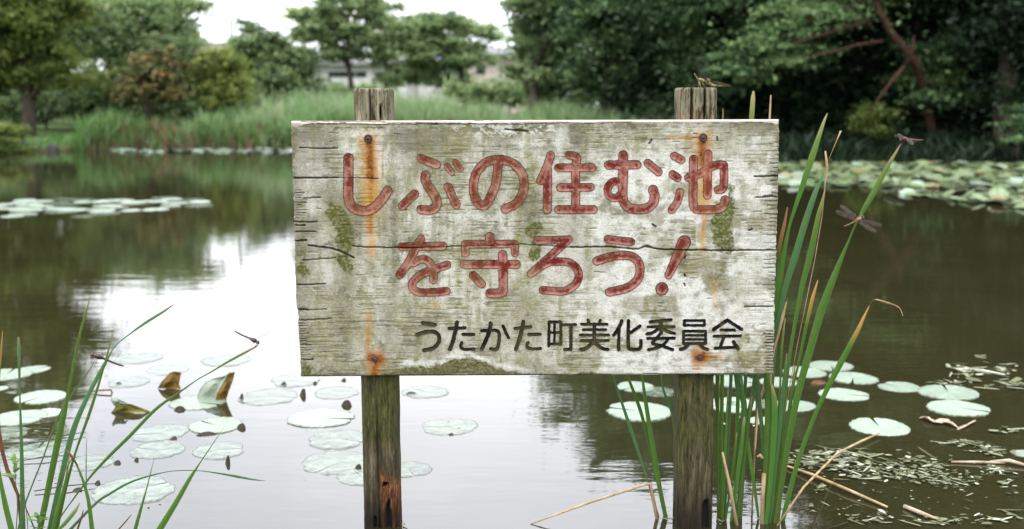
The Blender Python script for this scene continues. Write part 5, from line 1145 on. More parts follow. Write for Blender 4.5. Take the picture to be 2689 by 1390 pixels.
blade(l2, [(184, 1190, 2), (170, 1270, 9), (150, 1340, 14), (138, 1392, 13)], 2.40, 'reed', 0.6)
l3 = plant(140, 2.50, 'long thin reed leaning far right with a small dragonfly on its tip', group=GN)
blade(l3, [(679, 906, 2), (668, 913, 6), (640, 928, 8), (598, 951, 7), (556, 976, 4), (516, 999, 3), (472, 1030, 6), (409, 1075, 10), (340, 1146, 11), (283, 1202, 10), (236, 1254, 7), (180, 1328, 4), (136, 1392, 5)], 2.50, 'reed', 0.45)
l4 = plant(230, 2.40, 'arching reeds with a reddish dry tip and one long drooping blade, lower left', group=GN)
blade(l4, [(180, 1186, 2), (194, 1206, 6), (217, 1261, 9), (232, 1318, 13), (241, 1392, 17)], 2.38, 'reed', 0.6)
blade(l4, [(697, 1263, 1), (665, 1260, 6), (620, 1252, 9), (570, 1243, 5), (525, 1237, 3), (480, 1236, 3), (436, 1240, 3), (380, 1254, 6), (336, 1270, 7), (292, 1295, 8), (252, 1322, 8), (184, 1392, 10)], 2.44, 'reed_blue', 0.7)
blade(l4, [(210, 1320, 3), (195, 1345, 12), (170, 1375, 13), (150, 1395, 8)], 2.36, 'reed', 0.95)
mbs = MB(); stalk([(176, 1182), (188, 1200), (205, 1225)], [2.2, 3.2, 1.2], 2.379); stalk([(206, 1198), (188, 1206), (172, 1235), (150, 1290)], [0.8, 1.6, 1.4, 1.2], 2.379); 
mbs.build('dry_tip', M['reed_brown'], l4, True)
blade(l4, [(219, 1340, 3), (212, 1365, 6), (200, 1400, 7)], 2.37, 'reed_brown')
l5 = plant(355, 2.42, 'short reed with a needle tip in the bottom foreground', group=GN)
blade(l5, [(405, 1200, 1), (396, 1240, 3), (383, 1290, 5), (364, 1356, 12), (352, 1400, 14)], 2.42, 'reed', 0.4)
blade(l5, [(345, 1352, 2), (330, 1370, 4), (310, 1392, 5)], 2.40, 'reed_brown')
l6 = plant(420, 2.44, 'single reed leaning right from the bottom edge before open water', group=GN)
blade(l6, [(587, 1124, 1), (560, 1164, 3), (525, 1216, 4), (508, 1242, 9), (494, 1264, 13), (462, 1320, 17), (418, 1392, 21)], 2.44, 'reed', 0.7)
l7 = plant(10, 2.38, 'broad reed blades cut by the lower left corner', group=GN)
blade(l7, [(-8, 1190, 4), (0, 1257, 11), (14, 1330, 18), (30, 1395, 20)], 2.38, 'reed', 0.7)
blade(l7, [(7, 868, 1), (3, 920, 5), (-6, 1060, 7), (-15, 1390, 9)], 2.45, 'reed_orange', 0.4)
l8 = plant(40, 2.46, 'reddish brown curved stem with small sprouts at the left edge', 'brown_stem', 'dead stem')
mbs = MB(); stalk([(-6, 1060), (-2, 1129), (6, 1185), (19, 1233), (35, 1268), (47, 1300), (56, 1395)], [2, 4, 5, 5.5, 5, 4, 3], 2.46); stalk([(30, 1260), (66, 1330), (92, 1392)], [1.2, 1.6, 2], 2.46); stalk([(44, 1290), (46, 1340), (42, 1395)], [1, 1.2, 1.2], 2.465)
mbs.build('stem', M['reed_brown'], l8, True)
def sprig(px, py, Y, size, label, n=9, seed=1):
    rg_ = random.Random(seed); c = P(px, py, Y); o = empty('herb', (c[0], c[1], 0), label, 'herb', 'small herbs at lower left'); mb = MB()
    mb.tube([(c[0], c[1], -0.05), (c[0] + 0.004, c[1], c[2] * 0.5), tuple(c)], [0.0012, 0.001, 0.0006], 5, 0.3)
    V = []; F = []; A = []
    for k in range(n):
        a = rg_.uniform(0, 6.28); L = size * rg_.uniform(0.6, 1.2); up = rg_.uniform(0.1, 0.9); d = np.array([math.cos(a), math.sin(a) * 0.8, up]); d /= np.linalg.norm(d)
        b = c - np.array([0, 0, rg_.uniform(0, size * 1.2)]); s_ = np.cross(d, (0, 0, 1.0)); s_ /= np.linalg.norm(s_); i0 = len(V)
        for f, w in ((0, 0.05), (0.35, 0.17), (0.7, 0.12), (1, 0.01)):
            q = b + d * L * f - np.array([0, 0, 0.25 * L * f * f]); V += [q - s_ * w * L, q + s_ * w * L]; A += [rg_.uniform(0.2, 1)] * 2
        for j in range(3): F.append((i0 + 2 * j, i0 + 2 * j + 1, i0 + 2 * j + 3, i0 + 2 * j + 2))
    mesh_obj('leaves', np.array(V), F, M['herb'], o, {'tint': A}); mb.build('stem', M['herb'], o)
sprig(36, 1215, 2.44, 0.035, 'small bright green herb beside the brown stem', 12, 3); sprig(100, 1352, 2.40, 0.030, 'small round leaved herb at the foot of the left reeds', 14, 5); sprig(60, 1262, 2.50, 0.022, 'tiny green sprout between the brown stem and the straight reed', 8, 7)

# dead stems on the water
def dead_stem(pts, rad, label, mat='reed_dry', name='broken_reed'):
    q = [np.array(p) for p in pts]; mb = MB(); mb.tube(q, rad, 7)
    tag(mb.build(name, M[mat], None, True, origin=tuple(q[0] * [1, 1, 0])), label, 'dead reed')
k0 = P(1704, 1270, 2.745); dead_stem([W(1392, 1377), (W(1392, 1377) + k0) / 2 + np.array([0, 0, 0.004]), k0 - np.array([0.004, 0, 0.001]), k0 + np.array([0.003, 0, -0.001]), P(1716, 1315, 2.75), P(1737, 1368, 2.755) - np.array([0, 0, 0.05])], [0.0015, 0.0036, 0.0036, 0.0042, 0.0050, 0.0050], 'tan broken reed bent over onto the water left of the right post')
dead_stem([P(1897, 1188, 2.715), P(1915, 1270, 2.712), P(1938, 1400, 2.708)], [0.003, 0.0045, 0.0052], 'tan dead stem leaning in front of the upright reed clump')
dead_stem([P(2007, 1243, 2.725), P(2003, 1300, 2.722), P(2002, 1375, 2.72) - np.array([0, 0, 0.04])], [0.006, 0.0055, 0.0058], 'pale snapped stub of reed between the two right reed clumps')
dead_stem([P(1988, 1200, 2.74), P(1996, 1196, 2.74), P(2004, 1205, 2.735)], [0.003, 0.005, 0.0045], 'brown bent scrap of reed above the pale stub')
dead_stem([P(2041, 1372, 2.70) - np.array([0, 0, 0.01]), P(2110, 1280, 2.74), W(2199, 1190, 0.03), W(2260, 1160, 0.012), W(2309, 1138, 0.012)], [0.0022, 0.0030, 0.0034, 0.0040, 0.0028], 'thin dry stem reaching from the reeds to the scalloped pad')
dead_stem([W(2060, 1222, 0.006), W(2131, 1246, 0.012), W(2230, 1288, 0.012), W(2330, 1332, 0.006)], [0.0030, 0.0042, 0.0045, 0.0035], 'dry straw lying on the water across the weed at right')
dead_stem([W(2498, 1213, 0.004), W(2570, 1214, 0.006), W(2640, 1216, 0.004)], [0.003, 0.0045, 0.003], 'pale reed piece floating level at right', 'dry_leaf')
dead_stem([W(2600, 1212, 0.006), W(2650, 1210, 0.012), W(2700, 1224, 0.006)], [0.003, 0.0065, 0.004], 'dry curled reed leaf cut by the right edge', 'dry_leaf')
dead_stem([W(2375, 1330, 0.006), W(2420, 1348, 0.010), W(2463, 1364, 0.006)], [0.006, 0.006, 0.003], 'whitish twig floating at lower right', 'dry_leaf')
dead_stem([W(2170, 1390, 0.006), W(2200, 1381, 0.010), W(2226, 1371, 0.006)], [0.002, 0.0022, 0.0015], 'dark thin twig at the bottom edge right of the reeds', 'dark_leaf')
for i, (a, b) in enumerate([((90, 1290), (250, 1270)), ((60, 1210), (170, 1196)), ((40, 1175), (120, 1160)), ((150, 1150), (225, 1136))]):
    pa, pb = W(*a, 0.006), W(*b, 0.008); dead_stem([pa, (pa + pb) / 2 + np.array([0, 0, 0.004]), pb], [0.0015, 0.0018, 0.001], ['dark twig on the water by the foot of the left reeds', 'thin twig over the twig strewn pad', 'short twig above the twig strewn pad', 'twig floating behind the left reed blades'][i], 'dark_leaf', 'twig')

# ------------------------------------------------------------------ folded, dead and fallen leaves on the water
def upright_leaf(name, outline, Yb_, mat, label, bend=0.35, parent=None, cat='lily pad'):
    """a folded pad standing out of the water; outline in photo pixels, first and last points at the water line"""
    pts = np.array(outline, float); c0 = pts.mean(0); N = 6; V = []; F = []
    fine = []
    for a, b in zip(pts, np.roll(pts, -1, 0)):
        for u in np.linspace(0, 1, 5, endpoint=False): fine.append(a * (1 - u) + b * u)
    fine = np.array(fine); m = len(fine); span = np.ptp(pts[:, 0]); rg_ = np.random.default_rng(len(outline))
    for th in (0.0, 0.0022):
        V.append((*P(c0[0], c0[1], Yb_ + 0.03 * bend + th),))
        for j in range(1, N + 1):
            for q in fine:
                e = c0 + (q - c0) * j / N; u = (e[0] - c0[0]) / span
                V.append(tuple(P(e[0], e[1], Yb_ + th + bend * (0.10 * u * u + 0.03 * math.sin(7 * u + 2 * j / N) + 0.0009 * (c0[1] - e[1])))))
    h_ = 1 + N * m
    for s_, o_ in ((1, 0), (-1, h_)):
        for k in range(m):
            f = (o_, o_ + 1 + k, o_ + 1 + (k + 1) % m); F.append(f if s_ > 0 else f[::-1])
            for j in range(N - 1):
                f = (o_ + 1 + j * m + k, o_ + 1 + (j + 1) * m + k, o_ + 1 + (j + 1) * m + (k + 1) % m, o_ + 1 + j * m + (k + 1) % m); F.append(f if s_ > 0 else f[::-1])
    for k in range(m):
        a, b = 1 + (N - 1) * m + k, 1 + (N - 1) * m + (k + 1) % m; F.append((a, b, h_ + b, h_ + a))
    o = mesh_obj(name, V, F, M[mat], parent, None, True, origin=None if parent else tuple(V[0] * np.array([1, 1, 0])))
    return o if parent else tag(o, label, cat, 'folded dead lily pads')
upright_leaf('folded_lily_pad', [(414, 1020), (424, 1003), (437, 989), (446, 979), (458, 976), (476, 978), (473, 994), (470, 1010), (476, 1022)], W(444, 1021)[1], 'pad_dead', 'small orange brown folded pad standing up, farthest of the three folded pads')
f2 = empty('folded_lily_pad', W(560, 1052), 'folded pad with a pale face and an orange face standing beside the leaning reed', 'lily pad', 'folded dead lily pads')
upright_leaf('pale_half', [(517, 1046), (524, 1024), (540, 1004), (562, 994), (590, 988), (606, 977), (596, 1000), (578, 1024), (568, 1048)], W(545, 1047)[1] + 0.012, 'pad_under', None, parent=f2)
upright_leaf('orange_half', [(566, 1052), (570, 1034), (584, 1008), (602, 980), (617, 977), (612, 1000), (600, 1030), (594, 1050)], W(580, 1052)[1], 'pad_dead', None, parent=f2)
f3 = empty('folded_lily_pad', W(345, 1082), 'olive folded pad with a ragged pale tip, nearest of the three folded pads', 'lily pad', 'folded dead lily pads')
upright_leaf('olive_half', [(291, 1085), (300, 1074), (303, 1068), (299, 1062), (318, 1058), (345, 1062), (372, 1072), (400, 1083)], W(345, 1084)[1], 'pad_olive', None, parent=f3)
upright_leaf('pale_tip', [(300, 1066), (290, 1052), (292, 1046), (304, 1046), (328, 1056), (336, 1062), (318, 1060)], W(345, 1084)[1] + 0.006, 'pad_under', None, parent=f3)

def float_leaf(px, py, wpx, hpx, label, mat='dark_leaf', seed=1, group='dark leaves on the water', name='fallen_leaf'):
    """a small curled leaf lying on or sticking out of the water"""
    rg_ = random.Random(seed); p = W(px, py); m = math.hypot(p[1], CAMH) / FPX; L = wpx * m / 2; hh = hpx * m; wd = min(L * 0.9, max(L * 0.34, 0.010)); an = rg_.uniform(-0.5, 0.5)
    V = []; F = []; nn = 11
    for i in range(nn):
        s_ = i / (nn - 1) * 2 - 1; w = wd * (1 - abs(s_) ** 2.2) * (1 + 0.22 * (rg_.random() - 0.5)) + 0.0006
        for k in (-1, -0.5, 0, 0.5, 1):
            x, y = s_ * L, k * w; z = 0.0005 + hh * 1.15 * max(0, k * 0.55 + 0.45 - 0.35 * s_ * s_) * (1 - abs(s_) ** 4) + 0.001 * rg_.random()
            V.append((p[0] + x * math.cos(an) - y * math.sin(an), p[1] + x * math.sin(an) + y * math.cos(an), z))
    for i in range(nn - 1):
        for k in range(4): F.append((i * 5 + k, (i + 1) * 5 + k, (i + 1) * 5 + k + 1, i * 5 + k + 1))
    b = len(V); V += [(a, c_, d_ - 0.0012) for a, c_, d_ in V]; F += [tuple(b + q for q in f[::-1]) for f in F]
    tag(mesh_obj(name, V, F, M[mat], None, None, True, origin=(p[0], p[1], 0)), label, 'leaf', group)
FL = [(634, 1048, 11, 11, 'tiny pointed dark leaf standing right of the pale and orange folded pad'), (795, 1040, 18, 15, 'pointed dark leaf upright below the left corner of the board'), (472, 1078, 30, 8, 'dark oval leaf with a stalk on the pad under the folded pads'),
 (542, 1143, 52, 5, 'long dark leaf on the rim of a lily pad under the leaning reed'), (633, 1126, 26, 10, 'curled dark leaf right of the long dark leaf'), (455, 1154, 22, 4, 'small flat dark leaf between the split pad and the round pad'),
 (598, 1218, 13, 17, 'narrow dark leaf upright in open water left of the sign'), (308, 1219, 18, 6, 'pair like dark scrap left of the mottled pad'), (358, 1211, 12, 6, 'tiny tan scrap above the largest mottled pad'), (910, 1067, 28, 12, 'curled dark leaf touching the left post'),
 (940, 1233, 20, 9, 'small reddish brown leaf against the left edge of the left post'), (744, 1012, 18, 6, 'dark leaf on the pad under the board corner'), (828, 1009, 11, 5, 'tiny dark scrap left of the left post'), (203, 1290, 26, 5, 'dark leaf floating behind the left reed blades'),
 (256, 1272, 15, 6, 'reddish scrap above the rim of the largest mottled pad'), (1184, 1143, 14, 3, 'small dark leaf before the torn pad in the open water'), (1080, 1036, 30, 4, 'thin dark leaf right of the left post below the board'), (312, 1010, 16, 4, 'dark fleck on the faint pad by the left reeds'), (902, 1001, 14, 5, 'dark scrap just under the board by the left post')]
for i, (x, y, w, hh, lab) in enumerate(FL): float_leaf(x, y, w, hh, lab, seed=i + 3)
mbs = MB(); a, b = W(236, 1032), W(292, 1032)
mbs.tube([a + [0, 0, 0.004], (a + b) / 2 + [0, 0, 0.010], b + [0, 0, 0.012], b + [0.004, 0.0, -0.004]], [0.002, 0.0034, 0.0040, 0.003], 7)
tag(mbs.build('bent_reed_piece', M['reed_brown'], None, True, origin=(a[0], a[1], 0)), 'brown bent piece of reed floating behind the left reed blades', 'dead reed')
def ribbon(pts, label, mat='dry_leaf', group=None, name='dry_leaf', seed=1):
    rg_ = random.Random(seed); q = []; w = []
    for (x, y, z, ww) in pts: q.append(W(x, y, 0) + np.array([0, 0, z])); w.append(ww)
    q = np.array(q); tt = np.arange(len(q)); fine = np.linspace(0, len(q) - 1, len(q) * 6); c = np.stack([np.interp(fine, tt, q[:, i]) for i in range(3)], 1); w = np.interp(fine, tt, w) * np.array([1 + 0.35 * (rg_.random() - 0.5) for _ in fine])
    d = np.gradient(c, axis=0); d[:, 2] = 0; d /= np.linalg.norm(d, axis=1)[:, None]; sd_ = np.stack([-d[:, 1], d[:, 0], 0 * d[:, 0]], 1); V = []; n = len(c)
    for k, up in ((-1, 0.9), (-0.4, 0.1), (0.4, 0.0), (1, 0.7)): V.append(c + sd_ * (w * k)[:, None] + np.array([0, 0, 1.0]) * (w * up * (0.5 + 0.5 * np.sin(fine * 2.1 + k)))[:, None])
    V = np.stack(V, 1).reshape(-1, 3); F = [(i * 4 + k, i * 4 + k + 1, i * 4 + k + 5, i * 4 + k + 4) for i in range(n - 1) for k in range(3)]
    tag(mesh_obj(name, V, F, M[mat], None, None, True, origin=tuple(q[0] * [1, 1, 0])), label, 'leaf', group)
ribbon([(2414, 1100, 0.002, 0.006), (2432, 1104, 0.006, 0.013), (2456, 1114, 0.004, 0.015), (2478, 1112, 0.008, 0.012), (2500, 1120, 0.003, 0.012), (2518, 1126, 0.002, 0.004)], 'curled pinkish dry leaf floating right of the scalloped pad', group='dry leaves at right', seed=3)
ribbon([(2514, 1130, 0.002, 0.003), (2535, 1124, 0.004, 0.008), (2552, 1114, 0.006, 0.006), (2562, 1107, 0.004, 0.002)], 'thin curled dry leaf end beside the pinkish dry leaf', group='dry leaves at right', seed=5); float_leaf(2150, 1008, 46, 6, 'rusty leaf under the trio of lily pads', 'reed_brown', 42, 'dry leaves at right')

# floating weed and scraps, too many to count
rng = np.random.default_rng(21); V = []; F = []; T = []
def weed_patch(cx, cy, rx, ry, n, size, slope=0.0, tint=(0.1, 1.0)):
    for _ in range(n):
        a = rng.normal(size=2) * 0.5; px = cx + a[0] * rx; py = cy + a[1] * ry + slope * a[0] * rx
        if py > 1420: continue
        p = W(px, py); r = size * rng.uniform(0.35, 1.2) ** 1.3; el = rng.uniform(0.2, 0.75); an = rng.normal() * 0.6 - 0.25; lg = rng.random() < 0.22; el = 0.10 if lg else el; r = r * 2.4 if lg else r * rng.uniform(0.6, 1.2); z = 0.004 + rng.random() * 0.006; b = len(V); k = 7; tn = tint[0] + (tint[1] - tint[0]) * rng.random() ** 1.7; tx, ty = rng.normal(size=2) * 0.12
        for j in range(k):
            th = 2 * math.pi * j / k + rng.normal() * 0.2; q = r * (0.7 + 0.5 * rng.random()); dx, dy = q * math.cos(th), q * el * math.sin(th)
            dx, dy = dx * math.cos(an) - dy * math.sin(an), dx * math.sin(an) + dy * math.cos(an)
            V.append((p[0] + dx, p[1] + dy, max(0.002, z + dx * tx + dy * ty))); T.append(tn)
        F.append(tuple(range(b, b + k)))
for a in [(2205, 1195, 110, 14, 70, 0.016), (2270, 1225, 190, 22, 150, 0.013, 0.10), (2340, 1250, 150, 18, 110, 0.012, 0.12), (2400, 1215, 80, 20, 55, 0.013), (2470, 1255, 90, 24, 90, 0.010), (2500, 1272, 70, 16, 40, 0.009), (2120, 1215, 70, 14, 40, 0.014), (2150, 1232, 80, 10, 40, 0.012),
          (2525, 1170, 60, 10, 34, 0.014), (2590, 1182, 50, 12, 26, 0.014), (2620, 1195, 40, 9, 18, 0.015), (2545, 979, 50, 16, 34, 0.024), (2510, 968, 24, 8, 8, 0.030), (2630, 972, 40, 16, 22, 0.024), (2650, 1010, 34, 14, 20, 0.026), (2490, 1008, 60, 6, 14, 0.022), (2590, 1018, 20, 4, 4, 0.026), (2575, 936, 14, 4, 2, 0.03),
          (2620, 1240, 34, 18, 34, 0.011), (2640, 1275, 24, 10, 10, 0.012), (2265, 1260, 60, 8, 18, 0.013), (2158, 1285, 16, 12, 9, 0.014), (2300, 1370, 70, 12, 30, 0.010), (2480, 1375, 80, 10, 34, 0.014), (2310, 1355, 20, 10, 8, 0.012), (2590, 1370, 60, 10, 20, 0.013), (2650, 1350, 10, 10, 4, 0.014), (2140, 1340, 40, 20, 14, 0.008), (2660, 1135, 50, 6, 16, 0.018), (2530, 1360, 10, 4, 3, 0.013),
          (2440, 1240, 260, 40, 90, 0.006), (2350, 1310, 280, 50, 60, 0.006), (140, 1240, 110, 50, 30, 0.007, 0, (0.0, 0.4)), (100, 1140, 90, 30, 22, 0.009, 0, (0.0, 0.5)), (1905, 1050, 40, 30, 12, 0.012), (1960, 1110, 50, 12, 9, 0.014), (1890, 1375, 14, 12, 10, 0.006), (1062, 1384, 10, 5, 7, 0.006), (1745, 1368, 16, 6, 9, 0.006), (2005, 1370, 50, 8, 14, 0.006), (1690, 1262, 20, 4, 3, 0.012), (890, 1240, 70, 12, 10, 0.005, 0, (0.0, 0.3)), (370, 1310, 100, 16, 16, 0.005, 0, (0.0, 0.3)), (850, 1130, 80, 20, 10, 0.005, 0, (0.0, 0.3)), (1190, 1120, 70, 10, 10, 0.006, 0, (0.0, 0.3))]: weed_patch(*a)
tag(mesh_obj('floating_weed', V, F, M['weed'], attrs={'tint': T}), 'pale floating water weed and scraps', None, None, 'stuff')
V = []; F = []; T = []
for cx, cy, rx, ry, n in [(2350, 1250, 260, 40, 900), (2480, 1345, 120, 18, 320), (2520, 1160, 160, 30, 300), (2220, 1075, 120, 10, 160), (2600, 1280, 120, 30, 300), (2200, 1330, 120, 30, 200), (2560, 1000, 120, 30, 160)]:
    for _ in range(n):
        a = rng.normal(size=2) * 0.6; p = W(cx + a[0] * rx, min(1500, cy + a[1] * ry)); L = rng.uniform(0.01, 0.05); an = rng.normal() * 0.9; w = rng.uniform(0.001, 0.005); z = -rng.uniform(0.002, 0.010); b = len(V)
        d = np.array([math.cos(an), math.sin(an)]); s_ = np.array([-d[1], d[0]]) * w
        for e, zz in ((-1, -0.01), (0, 0.0), (1, -0.01)):
            zz *= 0.03; V += [(p[0] + d[0] * L * e - s_[0], p[1] + d[1] * L * e - s_[1], z + zz), (p[0] + d[0] * L * e + s_[0], p[1] + d[1] * L * e + s_[1], z + zz)]
        T += [rng.random()] * 6; F += [(b, b + 1, b + 3, b + 2), (b + 2, b + 3, b + 5, b + 4)]
tag(mesh_obj('sunken_weed', V, F, M['weed_under'], attrs={'tint': T}), 'olive weed under the surface at right', None, None, 'stuff')

# the fish just under the surface
def loft(prof, sides=12):
    """prof: list of (point, half width vector, half height vector)"""
    V = []; F = []
    for c, a, b in prof:
        for k in range(sides):
            t_ = 2 * math.pi * k / sides; V.append(np.asarray(c) + math.cos(t_) * np.asarray(a) + math.sin(t_) * np.asarray(b))
    n = len(prof)
    for i in range(n - 1):
        for k in range(sides): F.append((i * sides + k, i * sides + (k + 1) % sides, (i + 1) * sides + (k + 1) % sides, (i + 1) * sides + k))
    F.append(tuple(range(sides))[::-1]); F.append(tuple((n - 1) * sides + k for k in range(sides)))
    return V, F
fa, fb = W(2178, 1079, -0.016), W(2330, 1082, -0.016); ax = fb - fa; sdv = np.array([-ax[1], ax[0], 0]) / np.linalg.norm(ax[:2])
prof = []; tt_ = []
for s_, r_ in [(0.0, 0.004), (0.06, 0.012), (0.16, 0.018), (0.30, 0.021), (0.48, 0.019), (0.66, 0.013), (0.80, 0.007), (0.86, 0.006)]:
    prof.append((fa + ax * s_ + sdv * 0.006 * math.sin(4 * s_), sdv * r_, np.array([0, 0, r_ * 0.62]))); tt_ += [s_ * 1.05] * 12
V, F = loft(prof); c_ = fa + ax * 0.86; e_ = fa + ax * 1.0; b = len(V)
V += [c_ + [0, 0, 0.006], c_ - [0, 0, 0.006], e_ + [0, 0, 0.008] + sdv * 0.014, e_ - [0, 0, 0.004] - sdv * 0.012]; tt_ += [0.9] * 4; F += [(b, b + 2, b + 1), (b, b + 1, b + 3)]
koi = mesh_obj('fish', V, F, M['fish'], attrs={'tint': tt_}, smooth=True, origin=tuple(fa)); tag(koi, 'olive and red fish just under the surface above the scalloped pad', 'fish')
for sgn in (1, -1):
    c_ = fa + ax * 0.24; V = [c_ + sdv * 0.016 * sgn, c_ + ax * 0.05 + sdv * 0.017 * sgn, c_ + ax * 0.10 + sdv * 0.034 * sgn, c_ + ax * 0.04 + sdv * 0.038 * sgn]
    mesh_obj('fin', V, [(0, 1, 2, 3)], M['fish'], koi, {'tint': [0.3] * 4})

# ------------------------------------------------------------------ insects
def body_mesh(mb, pts, rad, sides=10): 
    V, F = tube(pts, rad, sides); mb.add(V, F)
def ball(c, r, n1=7, n2=10):
    V = []; F = []
    for i in range(n1):
        th = math.pi * i / (n1 - 1)
        for j in range(n2):
            ph = 2 * math.pi * j / n2; V.append((c[0] + r * math.sin(th) * math.cos(ph), c[1] + r * math.sin(th) * math.sin(ph), c[2] + r * math.cos(th)))
    for i in range(n1 - 1):
        for j in range(n2): F.append((i * n2 + j, i * n2 + (j + 1) % n2, (i + 1) * n2 + (j + 1) % n2, (i + 1) * n2 + j))
    return V, F
def wing(parent, root, tip, w, mat):
    root = np.array(root); tip = np.array(tip); d = tip - root; L = np.linalg.norm(d); d /= L
    s_ = np.cross(d, np.array([0.0, 1.0, 0.25])); s_ /= np.linalg.norm(s_); nr = np.cross(d, s_); V = []; F = []; nn = 9
    for i in range(nn):
        f = i / (nn - 1); hw = w * (0.22 + 0.78 * math.sin(math.pi * min(1, 0.10 + f * 0.62))) * math.sqrt(max(0.02, 1 - max(0, (f - 0.82) / 0.18) ** 2)) / 2
        for k in (-1, -0.3, 0.4, 1): V.append(root + d * L * f + s_ * hw * k + nr * (0.0004 * (1 - abs(k)) + 0.0006 * math.sin(3 * f)))
    for i in range(nn - 1):
        for k in range(3): F.append((i * 4 + k, i * 4 + k + 1, (i + 1) * 4 + k + 1, (i + 1) * 4 + k))
    mesh_obj('wing', V, F, M[mat], parent)
def dragonfly(label, head, thorax, ab0, ab1, wings, legs, Y, mat, wmat, px2m, ww):
    """points (x, y, dy) in photo pixels with a depth offset in metres"""
    q = lambda p: P(p[0], p[1], Y + p[2])
    hd, th, a0, a1 = q(head), q(thorax), q(ab0), q(ab1); o = empty('dragonfly', tuple(th), label, 'dragonfly'); k = px2m; mb = MB()
    ab = [a0 * (1 - f) + a1 * f - np.array([0, 0, 0.0012 * math.sin(math.pi * f)]) for f in np.linspace(0, 1, 9)]
    pts = [hd + (hd - th) * 0.22, hd, hd * 0.72 + th * 0.28, hd * 0.5 + th * 0.5, hd * 0.2 + th * 0.8, th * 0.75 + a0 * 0.25, th * 0.3 + a0 * 0.7] + ab
    rad = [2.4, 4.0, 2.2, 3.6, 5.2, 5.0, 3.4] + [2.3, 2.0, 1.9, 1.9, 1.9, 1.9, 1.8, 1.6, 0.9]
    body_mesh(mb, pts, [r * k for r in rad]); mb.build('body', M[mat], o, True)
    sd2 = np.cross(hd - th, (0, 1.0, 0)); sd2 = sd2 / (np.linalg.norm(sd2) + 1e-9)
    for s_ in (1, -1):
        V, F = ball(hd + sd2 * s_ * 2.2 * k + np.array([0, -2.6 * k, 0.5 * k]), 2.9 * k); mesh_obj('eye', V, F, M['eye'], o, smooth=True)
    for (rt, tp_, w_) in wings: wing(o, q(rt), q(tp_), w_ * k, wmat)
    for pts_ in legs:
        V, F = tube([q(p) for p in pts_], 0.45 * k, 5); mesh_obj('leg', V, F, M[mat], o)
    return o
YD = 2.708; K_ = YD / FPX
dragonfly('tan dragonfly with spread wings clinging midway on the long bent reed', (2265, 571, -0.006), (2254, 576, -0.008), (2248, 580, -0.006), (2216, 595, 0.012),
    [((2249, 570, -0.007), (2206, 540, 0.0), 12), ((2247, 577, -0.006), (2194, 554, -0.012), 13), ((2260, 577, -0.008), (2318, 594, 0.0), 12), ((2256, 583, -0.008), (2301, 610, -0.012), 13)],
    [[(2256, 574, -0.004), (2262, 566, 0.004), (2263, 560, 0.012)], [(2254, 580, -0.004), (2250, 586, 0.004), (2253, 578, 0.014)], [(2258, 578, -0.004), (2263, 582, 0.006), (2258, 572, 0.013)]], YD, 'fly_tan', 'wing', K_, 12)
dragonfly('reddish dragonfly with folded grey wings on the tip of the long bent reed', (2364, 366, -0.004), (2374, 364, -0.004), (2384, 366, -0.003), (2425, 368, 0.002),
    [((2374, 362, -0.006), (2349, 355, -0.014), 9), ((2376, 362, -0.003), (2356, 353, 0.012), 8), ((2380, 366, -0.006), (2400, 379, -0.014), 10), ((2382, 364, -0.003), (2410, 371, 0.014), 9)],
    [[(2372, 367, 0), (2367, 373, 0.004), (2364, 380, 0.012)], [(2376, 367, 0), (2370, 376, 0.006), (2360, 386, 0.012)]], 2.712, 'fly_red', 'wing', K_, 10)
dragonfly('dark red dragonfly perched on the left reed clump', (243, 935, -0.004), (259, 936, -0.004), (271, 941, -0.003), (325, 962, 0.004),
    [((264, 934, -0.004), (323, 923, -0.02), 9), ((266, 935, -0.004), (318, 932, 0.02), 10), ((258, 934, -0.004), (222, 920, 0.03), 9), ((256, 934, -0.004), (232, 912, 0.035), 9)],
    [[(252, 940, 0), (247, 952, 0.006), (245, 958, 0.02)], [(256, 940, 0), (254, 950, 0.008), (247, 962, 0.02)], [(248, 938, 0), (240, 950, 0.006), (243, 958, 0.02)]], 2.448, 'fly_dark', 'wing_clear', 2.448 / FPX * 1.5, 9)
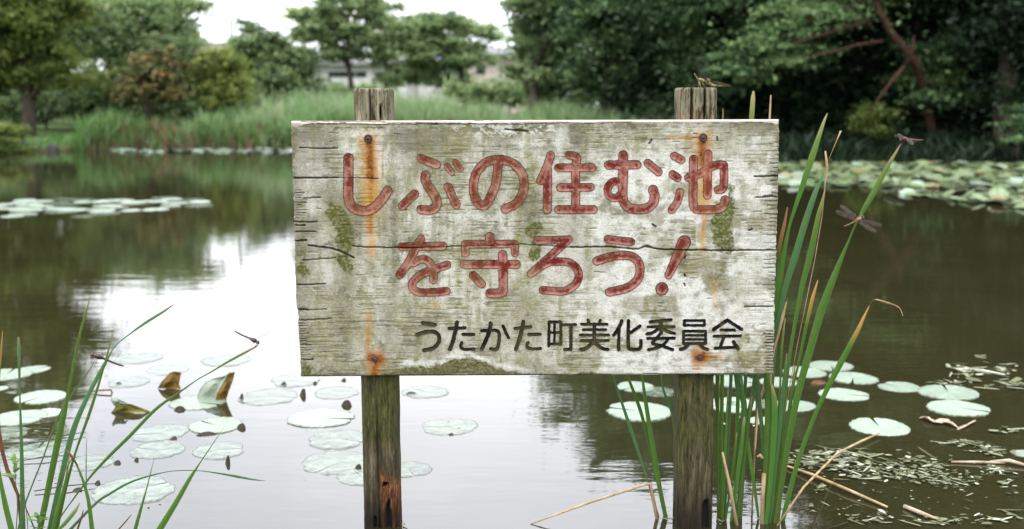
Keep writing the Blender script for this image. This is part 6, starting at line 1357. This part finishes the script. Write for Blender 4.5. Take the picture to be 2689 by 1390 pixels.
dragonfly('small dark red dragonfly on the tip of the long leaning reed', (678, 900, -0.004), (667, 894, -0.004), (657, 889, -0.003), (615, 869, 0.004),
    [((669, 890, -0.004), (721, 872, -0.02), 5), ((668, 891, -0.004), (712, 872, 0.02), 5), ((664, 893, -0.004), (620, 894, -0.02), 5), ((664, 893, -0.004), (626, 888, 0.02), 5)],
    [[(670, 899, 0), (662, 905, 0.002), (658, 911, 0.006)], [(674, 901, 0), (672, 907, 0.002), (668, 911, 0.004)], [(680, 903, 0), (688, 904, 0.0), (692, 905, 0.0)]], 2.495, 'fly_dark', 'wing_clear', 2.495 / FPX * 1.15, 5)
# insect on the post
YI = 2.705; q = lambda x, y, d=0.0: P(x, y, YI + d); k = YI / FPX
ins = empty('grasshopper', tuple(q(1850, 226)), 'yellowish brown grasshopper on top of the right post', 'insect'); mb = MB()
mb.tube([q(1833, 209), q(1836, 209), q(1842, 210), q(1849, 213), q(1858, 217), q(1866, 221), q(1874, 225), q(1892, 226), q(1908, 226.5)], [1.5 * k, 3.6 * k, 3.9 * k, 4.6 * k, 5.0 * k, 4.3 * k, 3.2 * k, 2.0 * k, 0.7 * k], 10); mb.build('body', M['insect'], ins, True)
wing(ins, q(1848, 210, -0.004), q(1922, 227, -0.002), 6.5 * k, 'insect_dark'); wing(ins, q(1850, 213, 0.004), q(1916, 226, 0.006), 6 * k, 'insect_dark')
for pts_, r_ in [([(1834, 213, -0.004), (1829, 203, -0.006), (1823, 193, -0.006)], 1.9), ([(1836, 214, -0.005), (1838, 222, -0.008), (1841, 232, -0.010)], 1.8), ([(1842, 213, -0.005), (1848, 224, -0.006), (1850, 233, -0.004)], 1.2), ([(1858, 215, -0.005), (1856, 206, -0.008), (1866, 221, -0.008), (1870, 231, -0.004)], 1.7), ([(1838, 212, 0.004), (1834, 222, 0.006), (1833, 231, 0.008)], 1.2), ([(1860, 216, 0.005), (1862, 207, 0.008), (1876, 230, 0.008)], 1.3)]:
    V, F = tube([q(*p) for p in pts_], [r_ * k, r_ * k, r_ * k * 0.7, r_ * k * 0.5][:len(pts_)], 6); mesh_obj('leg', V, F, M['insect'], ins)
for s_ in (-0.0035, 0.0035):
    V, F = ball(q(1833.5, 207.5, s_), 1.6 * k); mesh_obj('eye', V, F, M['eye'], ins, smooth=True)
